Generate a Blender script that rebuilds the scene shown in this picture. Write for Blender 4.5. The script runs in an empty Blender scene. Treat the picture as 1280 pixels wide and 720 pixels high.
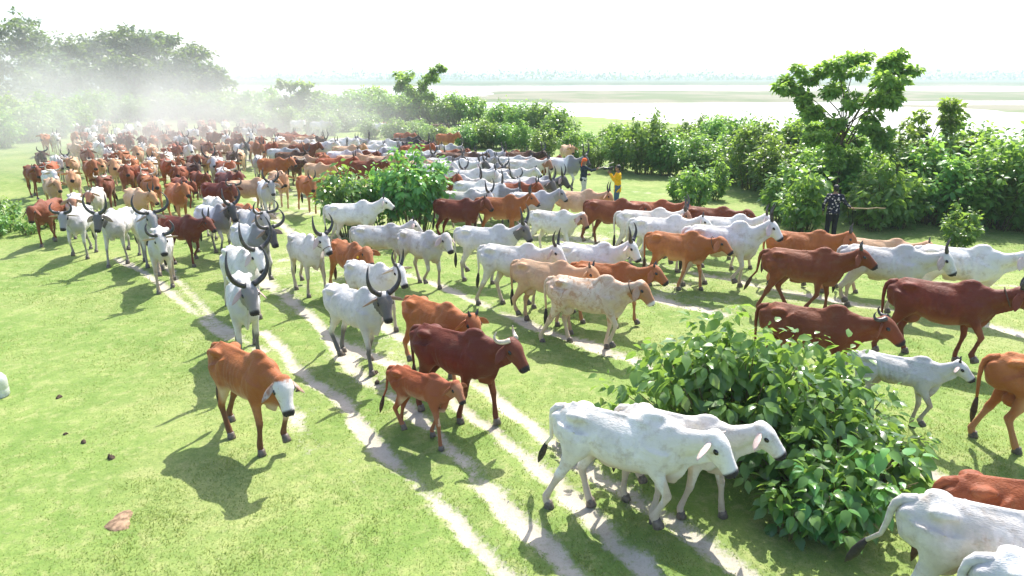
# A herd of zebu cattle on a riverside pasture, seen from a low drone. Units are metres; +Y is away from the camera.
import bpy, math, random
import numpy as np
from mathutils import Vector, Matrix
S = bpy.context.scene; COL = S.collection
# ---------------------------------------------------------------- camera, sky, sun, exposure
cam = bpy.data.cameras.new('camera'); cam.sensor_width = 36; cam.lens = 24.0; cam.clip_start = .1; cam.clip_end = 9000
cam_ob = bpy.data.objects.new('camera', cam); COL.objects.link(cam_ob); S.camera = cam_ob
cam_ob.location = (0, 0, 4.8); cam_ob.rotation_euler = (math.radians(90 - 17.1), 0, 0)
SUN_EL, SUN_AZ = 52., 23.                       # degrees; azimuth measured from +Y towards +X
W = bpy.data.worlds.new('World'); S.world = W; W.use_nodes = True
sky = W.node_tree.nodes.new('ShaderNodeTexSky'); sky.sky_type = 'NISHITA'; sky.sun_disc = False
sky.sun_elevation = math.radians(SUN_EL); sky.sun_rotation = math.radians(SUN_AZ); sky.dust_density = 2.2; sky.air_density = .8; sky.ozone_density = 1.0
W.node_tree.links.new(sky.outputs[0], W.node_tree.nodes['Background'].inputs[0]); W.node_tree.nodes['Background'].inputs[1].default_value = .15
sun = bpy.data.lights.new('sun', 'SUN'); sun.energy = 3.7; sun.angle = math.radians(.53); sun.color = (1, .955, .88)
sun_ob = bpy.data.objects.new('sun', sun); COL.objects.link(sun_ob); sun_ob.location = (10, 40, 60)
sd = Vector((math.sin(math.radians(SUN_AZ)) * math.cos(math.radians(SUN_EL)), math.cos(math.radians(SUN_AZ)) * math.cos(math.radians(SUN_EL)), math.sin(math.radians(SUN_EL))))
sun_ob.rotation_euler = sd.to_track_quat('Z', 'Y').to_euler()
V_ = S.view_settings; V_.view_transform = 'Standard'; V_.look = 'None'; V_.gamma = 1; V_.use_curve_mapping = False; V_.exposure = 1.25
S.cycles.use_denoising = True; S.cycles.max_bounces = 7; S.cycles.diffuse_bounces = 3; S.cycles.glossy_bounces = 2; S.cycles.transmission_bounces = 4
S.cycles.transparent_max_bounces = 6; S.cycles.volume_bounces = 1; S.cycles.sample_clamp_indirect = 6; S.cycles.caustics_reflective = False; S.cycles.caustics_refractive = False
random.seed(7); RNG = np.random.default_rng(7)
# ---------------------------------------------------------------- materials
class NT:
    """small helper around a node tree"""
    def __init__(s, m):
        m.use_nodes = True; s.t = m.node_tree; s.n = s.t.nodes; s.n.clear(); s.out = s.n.new('ShaderNodeOutputMaterial')
    def new(s, ty, **kw):
        n = s.n.new(ty)
        for k, v in kw.items():
            if k == 'ins':
                for i, q in v.items():
                    if isinstance(q, bpy.types.NodeSocket): s.t.links.new(q, n.inputs[i])
                    else: n.inputs[i].default_value = q
            else: setattr(n, k, v)
        return n
    def link(s, a, b): s.t.links.new(a, b)
    def mix(s, f, a, b, mode='MIX'):
        n = s.n.new('ShaderNodeMix'); n.data_type = 'RGBA'; n.blend_type = mode
        for i, q in ((0, f), (6, a), (7, b)):
            if isinstance(q, bpy.types.NodeSocket): s.t.links.new(q, n.inputs[i])
            else: n.inputs[i].default_value = q if i == 0 else (*q[:3], 1)
        return n.outputs[2]
    def math(s, op, a, b=0., c=0., clamp=False):
        n = s.n.new('ShaderNodeMath'); n.operation = op; n.use_clamp = clamp
        for i, q in enumerate((a, b, c)):
            if isinstance(q, bpy.types.NodeSocket): s.t.links.new(q, n.inputs[i])
            else: n.inputs[i].default_value = q
        return n.outputs[0]
    def noise(s, scale, detail=3, rough=.55, vec=None, dist=0.):
        n = s.new('ShaderNodeTexNoise', ins={'Scale': scale, 'Detail': detail, 'Roughness': rough, 'Distortion': dist})
        if vec is not None: s.link(vec, n.inputs['Vector'])
        return n.outputs['Fac']
    def ramp(s, x, lo, hi):
        n = s.new('ShaderNodeMapRange', ins={'From Min': lo, 'From Max': hi}); n.interpolation_type = 'SMOOTHSTEP'; s.link(x, n.inputs[0]); return n.outputs[0]
    def attr(s, name, ty='GEOMETRY'): return s.new('ShaderNodeAttribute', attribute_name=name, attribute_type=ty)
    def bump(s, h, strength, dist): return s.new('ShaderNodeBump', ins={'Height': h, 'Strength': strength, 'Distance': dist}).outputs[0]
    def bsdf(s, col, rough=.6, spec=.3, normal=None, **ins):
        n = s.new('ShaderNodeBsdfPrincipled')
        for i, q in {'Base Color': col, 'Roughness': rough, 'Specular IOR Level': spec, **ins}.items():
            if isinstance(q, bpy.types.NodeSocket): s.link(q, n.inputs[i])
            else: n.inputs[i].default_value = (*q, 1) if isinstance(q, tuple) and len(q) == 3 else q
        if normal is not None: s.link(normal, n.inputs['Normal'])
        return n.outputs[0]
    def surf(s, sh): s.link(sh, s.out.inputs['Surface'])
MAT = {}
def material(name):
    m = bpy.data.materials.new(name); MAT[name] = m; return m, NT(m)
def plain(name, col, rough=.6, spec=.3, var=.15, scale=20.):
    m, t = material(name); co = t.new('ShaderNodeTexCoord').outputs['Object']
    c = t.mix(t.ramp(t.noise(scale, 4, .6, co), .3, .7), tuple(x * (1 - var) for x in col), tuple(min(1, x * (1 + var)) for x in col))
    t.surf(t.bsdf(c, rough, spec, t.bump(t.noise(scale * 3, 3, .6, co), .2, .01))); return m
def coat(name, A, B, S=None, F=None, L=None, U=None, patch=None, patch_amt=0, nose=(.03, .025, .025), ear=(.45, .20, .15), rough=.55, kS=.85, kF=.9, kL=.85, dirt=.3, fn=.4, vr=.25):
    """hide of one kind of animal: body A to B, shoulder S, face F, lower legs L, underside U"""
    S = S or A; F = F or A; L = L or A; U = U or A
    m, t = material(name); tc = t.new('ShaderNodeTexCoord').outputs['Object']; oi = t.new('ShaderNodeObjectInfo')
    rnd = oi.outputs['Random']; off = t.new('ShaderNodeVectorMath', operation='ADD'); t.link(tc, off.inputs[0])
    cv = t.new('ShaderNodeCombineXYZ'); t.link(t.math('MULTIPLY', rnd, 37.), cv.inputs[0]); t.link(t.math('MULTIPLY', rnd, 11.), cv.inputs[1]); t.link(cv.outputs[0], off.inputs[1]); v = off.outputs[0]
    z = t.attr('zone'); sp = t.new('ShaderNodeSeparateColor'); t.link(z.outputs['Color'], sp.inputs[0]); za = z.outputs['Alpha']
    n1 = t.noise(3.2, 4, .6, v); n2 = t.noise(14., 4, .65, v)
    c = t.mix(t.ramp(n1, .32, .68), A, B); c = t.mix(t.math('MULTIPLY', t.ramp(n2, .48, .70), .30), c, tuple(q * .55 for q in A))
    if patch: c = t.mix(t.math('MULTIPLY', t.ramp(t.noise(7., 5, .7, v, 1.), .47, .60), patch_amt), c, patch)
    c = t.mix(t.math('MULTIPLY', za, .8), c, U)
    j = t.math('MULTIPLY_ADD', t.math('SUBTRACT', n2, .5), .5, sp.outputs[2])
    c = t.mix(t.math('MULTIPLY', t.ramp(j, .15, .85), kS), c, S)
    j = t.math('MULTIPLY_ADD', t.math('SUBTRACT', n2, .5), .5, sp.outputs[1])
    c = t.mix(t.math('MULTIPLY', t.ramp(j, .2, .9), kL), c, L)
    j = t.math('MULTIPLY_ADD', t.math('MULTIPLY', t.math('SUBTRACT', n2, .5), fn), sp.outputs[0], sp.outputs[0])
    c = t.mix(t.math('MULTIPLY', t.ramp(j, .25, .8), kF), c, F)
    c = t.mix(t.math('MULTIPLY', t.attr('ear').outputs['Fac'], .42), c, ear)
    if dirt: c = t.mix(t.math('MULTIPLY', t.ramp(t.noise(5.5, 5, .7, v), .50, .72), dirt), c, (.30, .22, .14))
    c = t.mix(t.attr('nose').outputs['Fac'], c, nose)
    hs = t.new('ShaderNodeHueSaturation'); t.link(c, hs.inputs['Color']); t.link(t.math('MULTIPLY_ADD', rnd, vr, 1.04 - vr * .5), hs.inputs['Value'])
    fine = t.new('ShaderNodeMapping'); t.link(tc, fine.inputs['Vector']); fine.inputs['Scale'].default_value = (30, 120, 60)
    b = t.bump(t.math('ADD', t.noise(1., 2, .5, fine.outputs[0]), t.math('ADD', t.math('MULTIPLY', n2, 1.6), t.math('MULTIPLY', t.noise(6., 3, .5, v), 2.))), .45, .016)
    t.surf(t.bsdf(hs.outputs['Color'], rough + .12, .18, b, **{'Sheen Weight': .06, 'Sheen Roughness': .4})); return m
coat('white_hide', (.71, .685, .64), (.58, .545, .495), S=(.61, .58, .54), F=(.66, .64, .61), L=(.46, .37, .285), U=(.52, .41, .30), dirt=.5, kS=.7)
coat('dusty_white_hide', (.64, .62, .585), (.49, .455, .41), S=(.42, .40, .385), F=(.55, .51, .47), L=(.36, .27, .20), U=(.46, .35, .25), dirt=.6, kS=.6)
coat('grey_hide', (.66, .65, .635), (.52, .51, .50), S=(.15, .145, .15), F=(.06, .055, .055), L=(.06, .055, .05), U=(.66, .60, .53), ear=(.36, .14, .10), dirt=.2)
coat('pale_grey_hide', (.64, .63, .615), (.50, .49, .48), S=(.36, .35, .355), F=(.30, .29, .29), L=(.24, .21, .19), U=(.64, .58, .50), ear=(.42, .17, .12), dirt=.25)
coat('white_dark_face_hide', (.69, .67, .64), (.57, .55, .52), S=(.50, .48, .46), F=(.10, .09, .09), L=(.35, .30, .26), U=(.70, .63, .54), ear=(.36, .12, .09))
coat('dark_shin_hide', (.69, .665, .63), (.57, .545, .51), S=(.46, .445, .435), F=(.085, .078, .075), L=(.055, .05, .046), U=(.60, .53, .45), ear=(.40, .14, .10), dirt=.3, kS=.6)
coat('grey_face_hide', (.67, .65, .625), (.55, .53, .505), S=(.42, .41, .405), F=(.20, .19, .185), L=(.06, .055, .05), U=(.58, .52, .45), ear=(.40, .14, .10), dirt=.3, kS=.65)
coat('white_brown_face_hide', (.69, .66, .61), (.58, .53, .46), S=(.60, .55, .49), F=(.30, .12, .06), L=(.62, .54, .46), patch=(.38, .22, .13), patch_amt=.25)
coat('red_hide', (.295, .084, .031), (.215, .055, .021), S=(.215, .056, .022), F=(.22, .060, .023), L=(.24, .085, .042), U=(.36, .15, .075), ear=(.24, .08, .04), rough=.45, dirt=.2, vr=.75)
coat('dark_red_hide', (.165, .034, .016), (.115, .024, .012), S=(.13, .032, .018), F=(.16, .045, .024), L=(.15, .045, .025), U=(.25, .085, .045), ear=(.16, .05, .03), rough=.42, dirt=.1)
coat('orange_hide', (.39, .135, .040), (.30, .092, .026), S=(.29, .092, .028), F=(.32, .115, .045), L=(.40, .19, .09), U=(.52, .28, .14), ear=(.34, .12, .06), rough=.48, dirt=.2, vr=.5)
coat('tan_hide', (.60, .40, .25), (.50, .30, .17), S=(.50, .29, .17), F=(.46, .24, .12), L=(.52, .36, .24), U=(.66, .50, .36), ear=(.46, .24, .14), dirt=.15)
coat('speckled_hide', (.72, .60, .47), (.62, .44, .30), S=(.56, .42, .31), F=(.38, .17, .075), L=(.58, .46, .35), U=(.68, .55, .42), patch=(.44, .23, .12), patch_amt=.75, ear=(.34, .16, .09), nose=(.75, .68, .62), dirt=.1, kS=.55)
coat('white_faced_brown_hide', (.36, .120, .034), (.26, .080, .024), S=(.30, .095, .03), F=(.62, .60, .57), L=(.13, .06, .035), U=(.60, .45, .32), ear=(.22, .14, .10), rough=.45, dirt=.12, kF=.95, fn=2.6)
coat('calf_hide', (.30, .080, .028), (.22, .055, .02), S=(.28, .085, .04), F=(.33, .15, .085), L=(.30, .12, .06), U=(.62, .45, .34), ear=(.26, .09, .05), dirt=.08, fn=1.5)
coat('black_hide', (.045, .038, .038), (.065, .052, .05), L=(.04, .035, .03), ear=(.06, .045, .04), U=(.08, .065, .06), dirt=.12, rough=.45)
coat('dark_brown_hide', (.11, .055, .035), (.17, .085, .05), S=(.07, .04, .03), F=(.07, .04, .03), L=(.08, .05, .035), ear=(.10, .05, .04), U=(.2, .12, .08), dirt=.2)
COATS = dict(w='white_hide', dw='dusty_white_hide', g='grey_hide', pg='pale_grey_hide', wd='white_dark_face_hide', wb='white_brown_face_hide', r='red_hide', dr='dark_red_hide',
             o='orange_hide', t='tan_hide', ds='dark_shin_hide', gf='grey_face_hide', s='speckled_hide', bf='white_faced_brown_hide', c='calf_hide', k='black_hide', d='dark_brown_hide')
plain('dark_horn', (.045, .04, .038), .38, .5, .5, 14); plain('pale_horn', (.55, .47, .36), .4, .5, .3, 14); plain('eye', (.012, .009, .008), .12, .6, .1)
plain('hoof', (.13, .105, .085), .5, .4, .4); plain('tail_hair', (.03, .026, .024), .6, .3, .4); plain('brown_tail_hair', (.07, .035, .022), .6, .3, .4)
plain('rope', (.11, .07, .05), .8, .2, .4, 60); plain('ear_tag', (.75, .45, .02), .4, .4, .05)
# ---------------------------------------------------------------- mesh helpers
def tube(path, rl, ru, lat, n=12):
    """closed loft through the points of path; rl = half width along lat, ru = half depth across it"""
    p = np.array(path, float); k = len(p)
    rl = np.broadcast_to(np.array(rl, float), (k,)); ru = np.broadcast_to(np.array(ru, float), (k,))
    t = np.gradient(p, axis=0); t /= np.linalg.norm(t, axis=1)[:, None] + 1e-9
    L = np.broadcast_to(np.array(lat, float), (k, 3))
    L = L - t * (L * t).sum(1)[:, None]; L = L / (np.linalg.norm(L, axis=1)[:, None] + 1e-9)
    U = np.cross(t, L)
    a = np.linspace(0, 2 * math.pi, n, endpoint=False)
    V = (p[:, None] + L[:, None] * (rl[:, None] * np.cos(a))[..., None] + U[:, None] * (ru[:, None] * np.sin(a))[..., None]).reshape(-1, 3)
    F = [(i * n + j, i * n + (j + 1) % n, (i + 1) * n + (j + 1) % n, (i + 1) * n + j) for i in range(k - 1) for j in range(n)]
    V = np.vstack([V, p[0], p[-1]])
    F += [((j + 1) % n, j, k * n) for j in range(n)]
    F += [((k - 1) * n + j, (k - 1) * n + (j + 1) % n, k * n + 1) for j in range(n)]
    return V, F
def ell(c, r, rot=None, n=12, m=7):
    """ellipsoid; rot = 3x3 columns"""
    s = np.sin(np.linspace(-math.pi / 2 + .12, math.pi / 2 - .12, m)); w = np.sqrt(1 - s * s)
    V, F = tube(np.stack([s, s * 0, s * 0], 1), w, w, (0, 1, 0), n)
    V = V * np.array(r, float)
    if rot is not None: V = V @ np.array(rot).T
    return V + np.array(c, float), F
def join(parts):
    V = []; F = []; o = 0
    for v, f in parts:
        V.append(v); F += [tuple(i + o for i in q) for q in f]; o += len(v)
    return np.vstack(V), F
def new_mesh(name, V, F, mats=(), smooth=True):
    me = bpy.data.meshes.new(name)
    me.from_pydata(np.asarray(V).tolist(), [], F)
    for m in mats: me.materials.append(m)
    if smooth: me.polygons.foreach_set('use_smooth', np.ones(len(me.polygons), bool))
    me.update()
    return me
def remesh(V, F, voxel, it):
    """one continuous skin over overlapping closed lofts"""
    me = new_mesh('tmp', V, F); ob = bpy.data.objects.new('tmp', me); COL.objects.link(ob)
    m = ob.modifiers.new('r', 'REMESH'); m.mode = 'VOXEL'; m.voxel_size = voxel
    s = ob.modifiers.new('s', 'SMOOTH'); s.factor = .5; s.iterations = it
    dg = bpy.context.evaluated_depsgraph_get(); dg.update()
    ev = ob.evaluated_get(dg).to_mesh()
    n = len(ev.vertices); v = np.empty(n * 3); ev.vertices.foreach_get('co', v)
    f = [tuple(p.vertices) for p in ev.polygons]
    bpy.data.objects.remove(ob); bpy.data.meshes.remove(me)
    return v.reshape(-1, 3), f
def sstep(a, b, x):
    t = np.clip((x - a) / (b - a), 0, 1); return t * t * (3 - 2 * t)
def vnorm(V, F):
    Q = np.array([q if len(q) == 4 else (*q, q[2]) for q in F])
    fn = np.cross(V[Q[:, 2]] - V[Q[:, 0]], V[Q[:, 3]] - V[Q[:, 1]])
    N = np.zeros_like(V)
    for i in range(4): np.add.at(N, Q[:, i], fn)
    return N / (np.linalg.norm(N, axis=1)[:, None] + 1e-12)

# ---------------------------------------------------------------- cattle
def two_link(A, B, l1, l2, sgn):
    d = B - A; D = math.hypot(d[0], d[2]); s = max(1., D / (.995 * (l1 + l2))); l1 *= s; l2 *= s
    a = (l1 * l1 - l2 * l2 + D * D) / (2 * D); h = math.sqrt(max(l1 * l1 - a * a, 0))
    u = d / D; n = np.array([-u[2], 0, u[0]]) * sgn
    j = A + u * a + n * h; j[1] = (A[1] + B[1]) / 2
    return j
def gait(ph, duty=.62, s=.25):
    ph %= 1.
    if ph < duty: return s * (1 - 2 * ph / duty), 0.
    q = (ph - duty) / (1 - duty); return s * (-1 + 2 * q * q * (3 - 2 * q)), .15 * math.sin(math.pi * q)
def cow_geo(phase=.1, yaw=0, neck=24, pitch=48, hump=1., girth=1., dewlap=1., horn='lyre', horn_len=1., ear=35, tail=0., udder=0, calf=0,
            voxel=.02, ribs=.0085, stride=.28, lod=0, seed=0):
    """a zebu cow facing +X, hooves on z = 0; returns {part name: [(V, F, attributes)]}"""
    R = random.Random(seed); P = []; hump = hump * .85
    A = np.array
    dep = .80 if calf else 1.
    prof = [(-.80, 1.07, .90, .06), (-.755, 1.15, .74, .145), (-.64, 1.215, .67, .20), (-.48, 1.245, .665, .225), (-.30, 1.232, .635, .235),
            (-.10, 1.215, .57, .272), (.10, 1.21, .555, .28), (.28, 1.22, .565, .255), (.42, 1.235, .585, .225), (.54, 1.20, .625, .19), (.64, 1.12, .69, .135), (.70, 1.02, .78, .06)]
    pr = A(prof); g = pr[:, 3] * (1 + (girth - 1) * np.exp(-((pr[:, 0] + .05) / .5) ** 2)) * (.82 if calf else .91)
    bot = 1.22 - (1.22 - pr[:, 2]) * (1 + (girth - 1) * .6 * np.exp(-((pr[:, 0]) / .4) ** 2)) * dep - (1 - dep) * 0.
    n = 18; a = np.linspace(0, 2 * math.pi, n, endpoint=False); V = []
    for i in range(len(pr)):
        bot[i] += .045; zc = (pr[i, 1] + bot[i]) / 2 - .03; up = pr[i, 1] - zc; dn = zc - bot[i]
        s = np.sin(a); c = np.cos(a)
        y = g[i] * np.sign(c) * np.abs(c) ** .9 * (1 - .30 * np.clip(s, 0, 1) ** 2)
        V.append(np.stack([np.full(n, pr[i, 0]), y, zc + np.where(s > 0, up, dn) * s], 1))
    V = np.vstack(V); F = [(i * n + j, i * n + (j + 1) % n, (i + 1) * n + (j + 1) % n, (i + 1) * n + j) for i in range(len(pr) - 1) for j in range(n)]
    F += [tuple(range(n))[::-1], tuple((len(pr) - 1) * n + j for j in range(n))]
    P.append((V, F))
    # hump, hook and pin bones, shoulder blades, udder or sheath
    if hump > 0:
        an = math.radians(14); rot = A([[math.cos(an), 0, -math.sin(an)], [0, 1, 0], [math.sin(an), 0, math.cos(an)]])
        P.append(ell((.32, 0, 1.225 + .018 * hump), (.17 + .02 * hump, .085 * (.6 + .4 * hump), .085 + .05 * hump), rot)); P.append(ell((.36, 0, 1.19), (.34, .11, .085 + .02 * hump)))
    for sy in (-1, 1):
        P.append(ell((-.48, sy * .150, 1.150), (.12, .066, .064))); P.append(ell((-.735, sy * .085, 1.06), (.07, .05, .07)))
        P.append(ell((.41, sy * .130 * (.85 if calf else 1), .89), (.15, .085, .25)))
    if udder: P.append(ell((-.40, 0, .60), (.15, .10, .10)))
    else: P.append(ell((-.10, 0, bot[5] - .005), (.15, .035, .05)))
    P.append(tube([(-.6, 0, 1.225), (-.2, 0, 1.215), (.25, 0, 1.225)], .028, .032, (0, 1, 0), 8))
    # neck, head
    ya = math.radians(yaw); ne = math.radians(neck + 11)
    def hd(el, yw): return A([math.cos(el) * math.cos(yw), math.cos(el) * math.sin(yw), math.sin(el)])
    N0 = A([.44, 0, 1.02]); L = .53 if not calf else .46
    N1 = N0 + hd(ne * .8, ya * .35) * L * .5; N2 = N1 + hd(ne * 1.1, ya * .75) * L * .5
    P.append(tube([N0 - A([.1, 0, 0]), N0 + A([.06, 0, .01]), (N0 + N1) / 2, N1, (N1 + N2) / 2, N2], A([.18, .175, .135, .104, .086, .078]) * (.85 if calf else 1),
                  A([.25, .245, .19, .150, .122, .10]), (0, 1, 0), 14))
    pi_ = -math.radians(pitch + 9); f = hd(pi_, ya); lat = A([-math.sin(ya), math.cos(ya), 0]); up = np.cross(f, lat)
    poll = N2 + A([0, 0, .05]); hs = 1.0 if not calf else .86
    hr = A([(-.05, .06, .055, 0), (0, .098, .098, -.02), (.055, .120, .122, -.037), (.125, .122, .136, -.052), (.19, .104, .130, -.056), (.26, .084, .112, -.052),
            (.33, .073, .097, -.049), (.38, .075, .091, -.050), (.42, .076, .084, -.052), (.447, .064, .064, -.052), (.458, .045, .038, -.052)]) * hs
    P.append(tube([poll + f * h[0] + up * (h[3] + .05) for h in hr], hr[:, 1] * 1.03, hr[:, 2], lat, 14))
    for sy in (-1, 1): P.append(ell(poll + f * .13 * hs + lat * sy * .098 * hs + up * .035, (.045, .028, .028)))   # brow
    P.append(ell(poll + f * .0 + up * .05, (.06, .10, .055), np.stack([f, lat, up], 1)))
    # dewlap: a fold from the throat to between the front legs
    th = poll + f * .20 * hs - up * .13
    dl = [th, N1 + A([0, 0, -.17]) + .3 * (th - N1) * 0, N0 + A([.12, 0, -.26]), A([.52, 0, .66]), A([.38, 0, .60])]
    P.append(tube(dl, [.022, .028, .032, .036, .03], A([.06, .115, .15, .125, .055]) * dewlap, lat * .3 + A([0, .7, 0]), 10))
    # legs
    hooves = []; lw = .92 if calf else 1.
    for k, (fx, sy, po) in enumerate(((0, 1, .0), (1, 1, .25), (0, -1, .5), (1, -1, .75))):
        dx, lift = gait(phase + po, s=stride); y = .135 * sy * (.85 if calf else 1)
        if fx:
            E = A([.37 + .34 * dx, y * 1.05, .74 + .25 * lift]); foot = A([.40 + dx, y, lift])
            back = -.10 if lift > .05 else -.015
            Ft = foot + A([back * .55, 0, .115 - .03 * (lift > .05)]); K = two_link(E, Ft, .335, .30, 1)
            if K[0] < (E[0] + Ft[0]) / 2: K[0] = (E[0] + Ft[0]) - K[0]
            S = A([.42, y * 1.1, 1.0])
            pts = [S, (S + E) / 2 + A([-.01, 0, 0]), E, E * .55 + K * .45, K * .88 + E * .12, K, K * .8 + Ft * .2, (K + Ft) / 2, Ft, Ft * .5 + foot * .5 + A([.0, 0, .02]), foot + A([.012, 0, .055])]
            rl = A([.08, .085, .075, .053, .044, .046, .035, .033, .041, .039, .043]) * lw; ru = A([.15, .135, .10, .068, .049, .052, .038, .035, .044, .042, .049]) * lw
        else:
            S = A([-.34 + .38 * dx, y * 1.2, .78 + .2 * lift]); foot = A([-.56 + dx, y, lift])
            Ft = foot + A([-.03 if lift < .05 else -.07, 0, .12]); K = two_link(S, Ft, .39, .365, 1)
            if K[0] > (S[0] + Ft[0]) / 2: K[0] = (S[0] + Ft[0]) - K[0]
            Hh = A([-.46, y * 1.05, 1.02])
            pts = [Hh, Hh * .5 + S * .5 + A([-.03, 0, -.0]), S + A([-.05, 0, -.02]), S * .6 + K * .4 + A([-.015, 0, 0]), S * .2 + K * .8, K, K * .8 + Ft * .2, (K + Ft) / 2, Ft, Ft * .5 + foot * .5 + A([0, 0, .02]), foot + A([.012, 0, .055])]
            rl = A([.10, .105, .088, .058, .042, .044, .037, .035, .042, .041, .044]) * lw; ru = A([.24, .215, .16, .095, .056, .062, .044, .038, .045, .044, .050]) * lw
        P.append(tube(pts, rl * 1.06, ru * 1.06, (0, 1, 0), 12)); hooves.append((foot, lift, fx))
    V, F = join(P)
    if lod == 0: V, F = remesh(V, F, voxel, 6)
    else: V, F = remesh(V, F, voxel, 2)
    # relief of ribs under the hide
    Nn = vnorm(V, F); x, y, z = V.T
    if ribs and not lod:
        m = sstep(-.36, -.24, x) * (1 - sstep(.22, .34, x)) * sstep(.10, .19, np.abs(y)) * sstep(.68, .84, z) * (1 - sstep(1.06, 1.16, z))
        V = V + Nn * (m * ribs * (.6 + .4 * np.sin(5 * x + 3 * z + seed)) * np.sin(2 * math.pi * (x + .30 * z + .012 * np.sin(9 * x + seed)) / .088))[:, None]
        fl = np.exp(-(((x + .41) / .07) ** 2 + ((z - 1.03) / .10) ** 2)) * sstep(.08, .16, np.abs(y)); V = V - Nn * (fl * .036)[:, None]; sb = np.exp(-(((x - .20 - .25 * (z - .95)) / .035) ** 2)) * sstep(.72, .85, z) * (1 - sstep(1.1, 1.2, z)) * sstep(.08, .16, np.abs(y)); V = V - Nn * (sb * .016)[:, None]      # hollow flank
        x, y, z = V.T
    # zones for the coat: r face, g lower legs, b neck and shoulder, a underside; muzzle separately
    rel = V - poll; t = rel @ f / hs; rad = np.linalg.norm(rel - np.outer(rel @ f, f), axis=1)
    face = sstep(-.04, .10, t) * (rad < .27) * (np.linalg.norm(V - poll, axis=1) < .66)
    nose = sstep(.372, .40, t) * (rad < .2) * (np.linalg.norm(V - poll, axis=1) < .66)
    nose = np.maximum(nose, 0)
    leg = (1 - sstep(.30, .56, z)) * (1 - face)
    neckz = sstep(.18, .42, x) * sstep(.55, .8, z) * (1 - .0 * face)
    rump = (1 - sstep(-.74, -.52, x)) * .55 * (z > .5)
    neckz = np.maximum(neckz, rump)
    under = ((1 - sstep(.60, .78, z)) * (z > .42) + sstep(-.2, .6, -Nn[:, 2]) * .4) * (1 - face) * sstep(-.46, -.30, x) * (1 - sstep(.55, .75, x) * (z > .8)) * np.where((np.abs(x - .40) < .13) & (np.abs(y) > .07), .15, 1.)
    Z = np.stack([face, leg, neckz, np.clip(under, 0, 1)], 1); M = nose; E = np.zeros(len(V))
    # ears: drooping leaves joined to the head
    ex = []
    for sy in (-1, 1):
        b = poll + f * .035 * hs + lat * sy * .095 * hs + up * .0
        d = lat * sy * math.cos(math.radians(ear)) + A([0, 0, -1]) * math.sin(math.radians(ear)) - f * .10; d /= np.linalg.norm(d)
        kk = min(1., max(0., (ear - 15) / 40)); w = np.cross(d, f * (1 - kk) + lat * sy * kk + f * .25); w = w - d * (w @ d); w /= np.linalg.norm(w); nn = np.cross(d, w); Le = .27 * hs
        pts = [b + d * Le * q + nn * .03 * math.sin(q * 3) * 0 for q in (-.05, .12, .35, .6, .82, 1.)]
        ex.append((tube(pts, A([.024, .044, .066, .062, .038, .008]) * hs, A([.02, .016, .012, .010, .008, .003]), w, 10), 'ear'))
    # tail
    tb = abs(tail); tp = [(-.66, 0, 1.165), (-.765, 0, 1.145), (-.815, .0, 1.09), (-.835, tail * .02, 1.0), (-.838 - .01 * tb, tail * .05, .86), (-.825 - .05 * tb, tail * .11, .69), (-.815 - .17 * tb, tail * .19, .55)]
    ex.append((tube(tp, [.05, .048, .040, .032, .026, .021, .018], [.05, .045, .038, .032, .026, .021, .018], (0, 1, 0), 9), 'tail'))
    for (v, q), kind in ex:
        o = len(V); V = np.vstack([V, v]); F = list(F) + [tuple(i + o for i in c) for c in q]
        zz = np.zeros((len(v), 4))
        if kind == 'ear': zz[:, 0] = .5
        else: zz[:, 2] = .5
        Z = np.vstack([Z, zz]); M = np.append(M, np.zeros(len(v))); E = np.append(E, np.full(len(v), 1. if kind == 'ear' else 0.))
    out = {'body': [(V, F, (Z, M, E))]}
    # tail switch
    T = A(tp[-1]); dr = A([-.5 * abs(tail) - .02, .25 * tail, -1]); dr /= np.linalg.norm(dr)
    out['tail_tuft'] = [(*tube([T - dr * .02, T + dr * .06, T + dr * .15, T + dr * .24, T + dr * .31], [.018, .036, .045, .033, .006], [.018, .034, .042, .03, .006], (0, 1, 0), 9), None)]
    # horns
    upz = A([0, 0, 1.]); fh = A([math.cos(ya), math.sin(ya), 0]); out['horn'] = []
    curves = {'lyre': [(0, 0, 0), (.07, .02, -.01), (.155, .075, .0), (.225, .17, .02), (.262, .29, .03), (.262, .41, .015), (.235, .52, -.02), (.195, .60, -.06)],
              'wide': [(0, 0, 0), (.09, 0, -.01), (.20, .02, .02), (.30, .09, .05), (.355, .20, .06), (.35, .32, .04), (.30, .42, .0), (.24, .48, -.04)],
              'round': [(0, 0, 0), (.08, -.01, .0), (.17, .0, .04), (.235, .07, .07), (.24, .16, .08), (.19, .24, .06), (.13, .27, .03)],
              'up': [(0, 0, 0), (.03, .04, -.01), (.055, .10, -.02), (.065, .17, -.02), (.06, .24, .0), (.045, .29, .02)],
              'gir': [(0, 0, 0), (.07, -.02, -.05), (.13, -.03, -.12), (.165, .01, -.18), (.16, .08, -.2), (.13, .14, -.17)],
              'stub': [(0, 0, 0), (.018, .03, 0), (.03, .07, 0), (.034, .10, .01)]}
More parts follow.
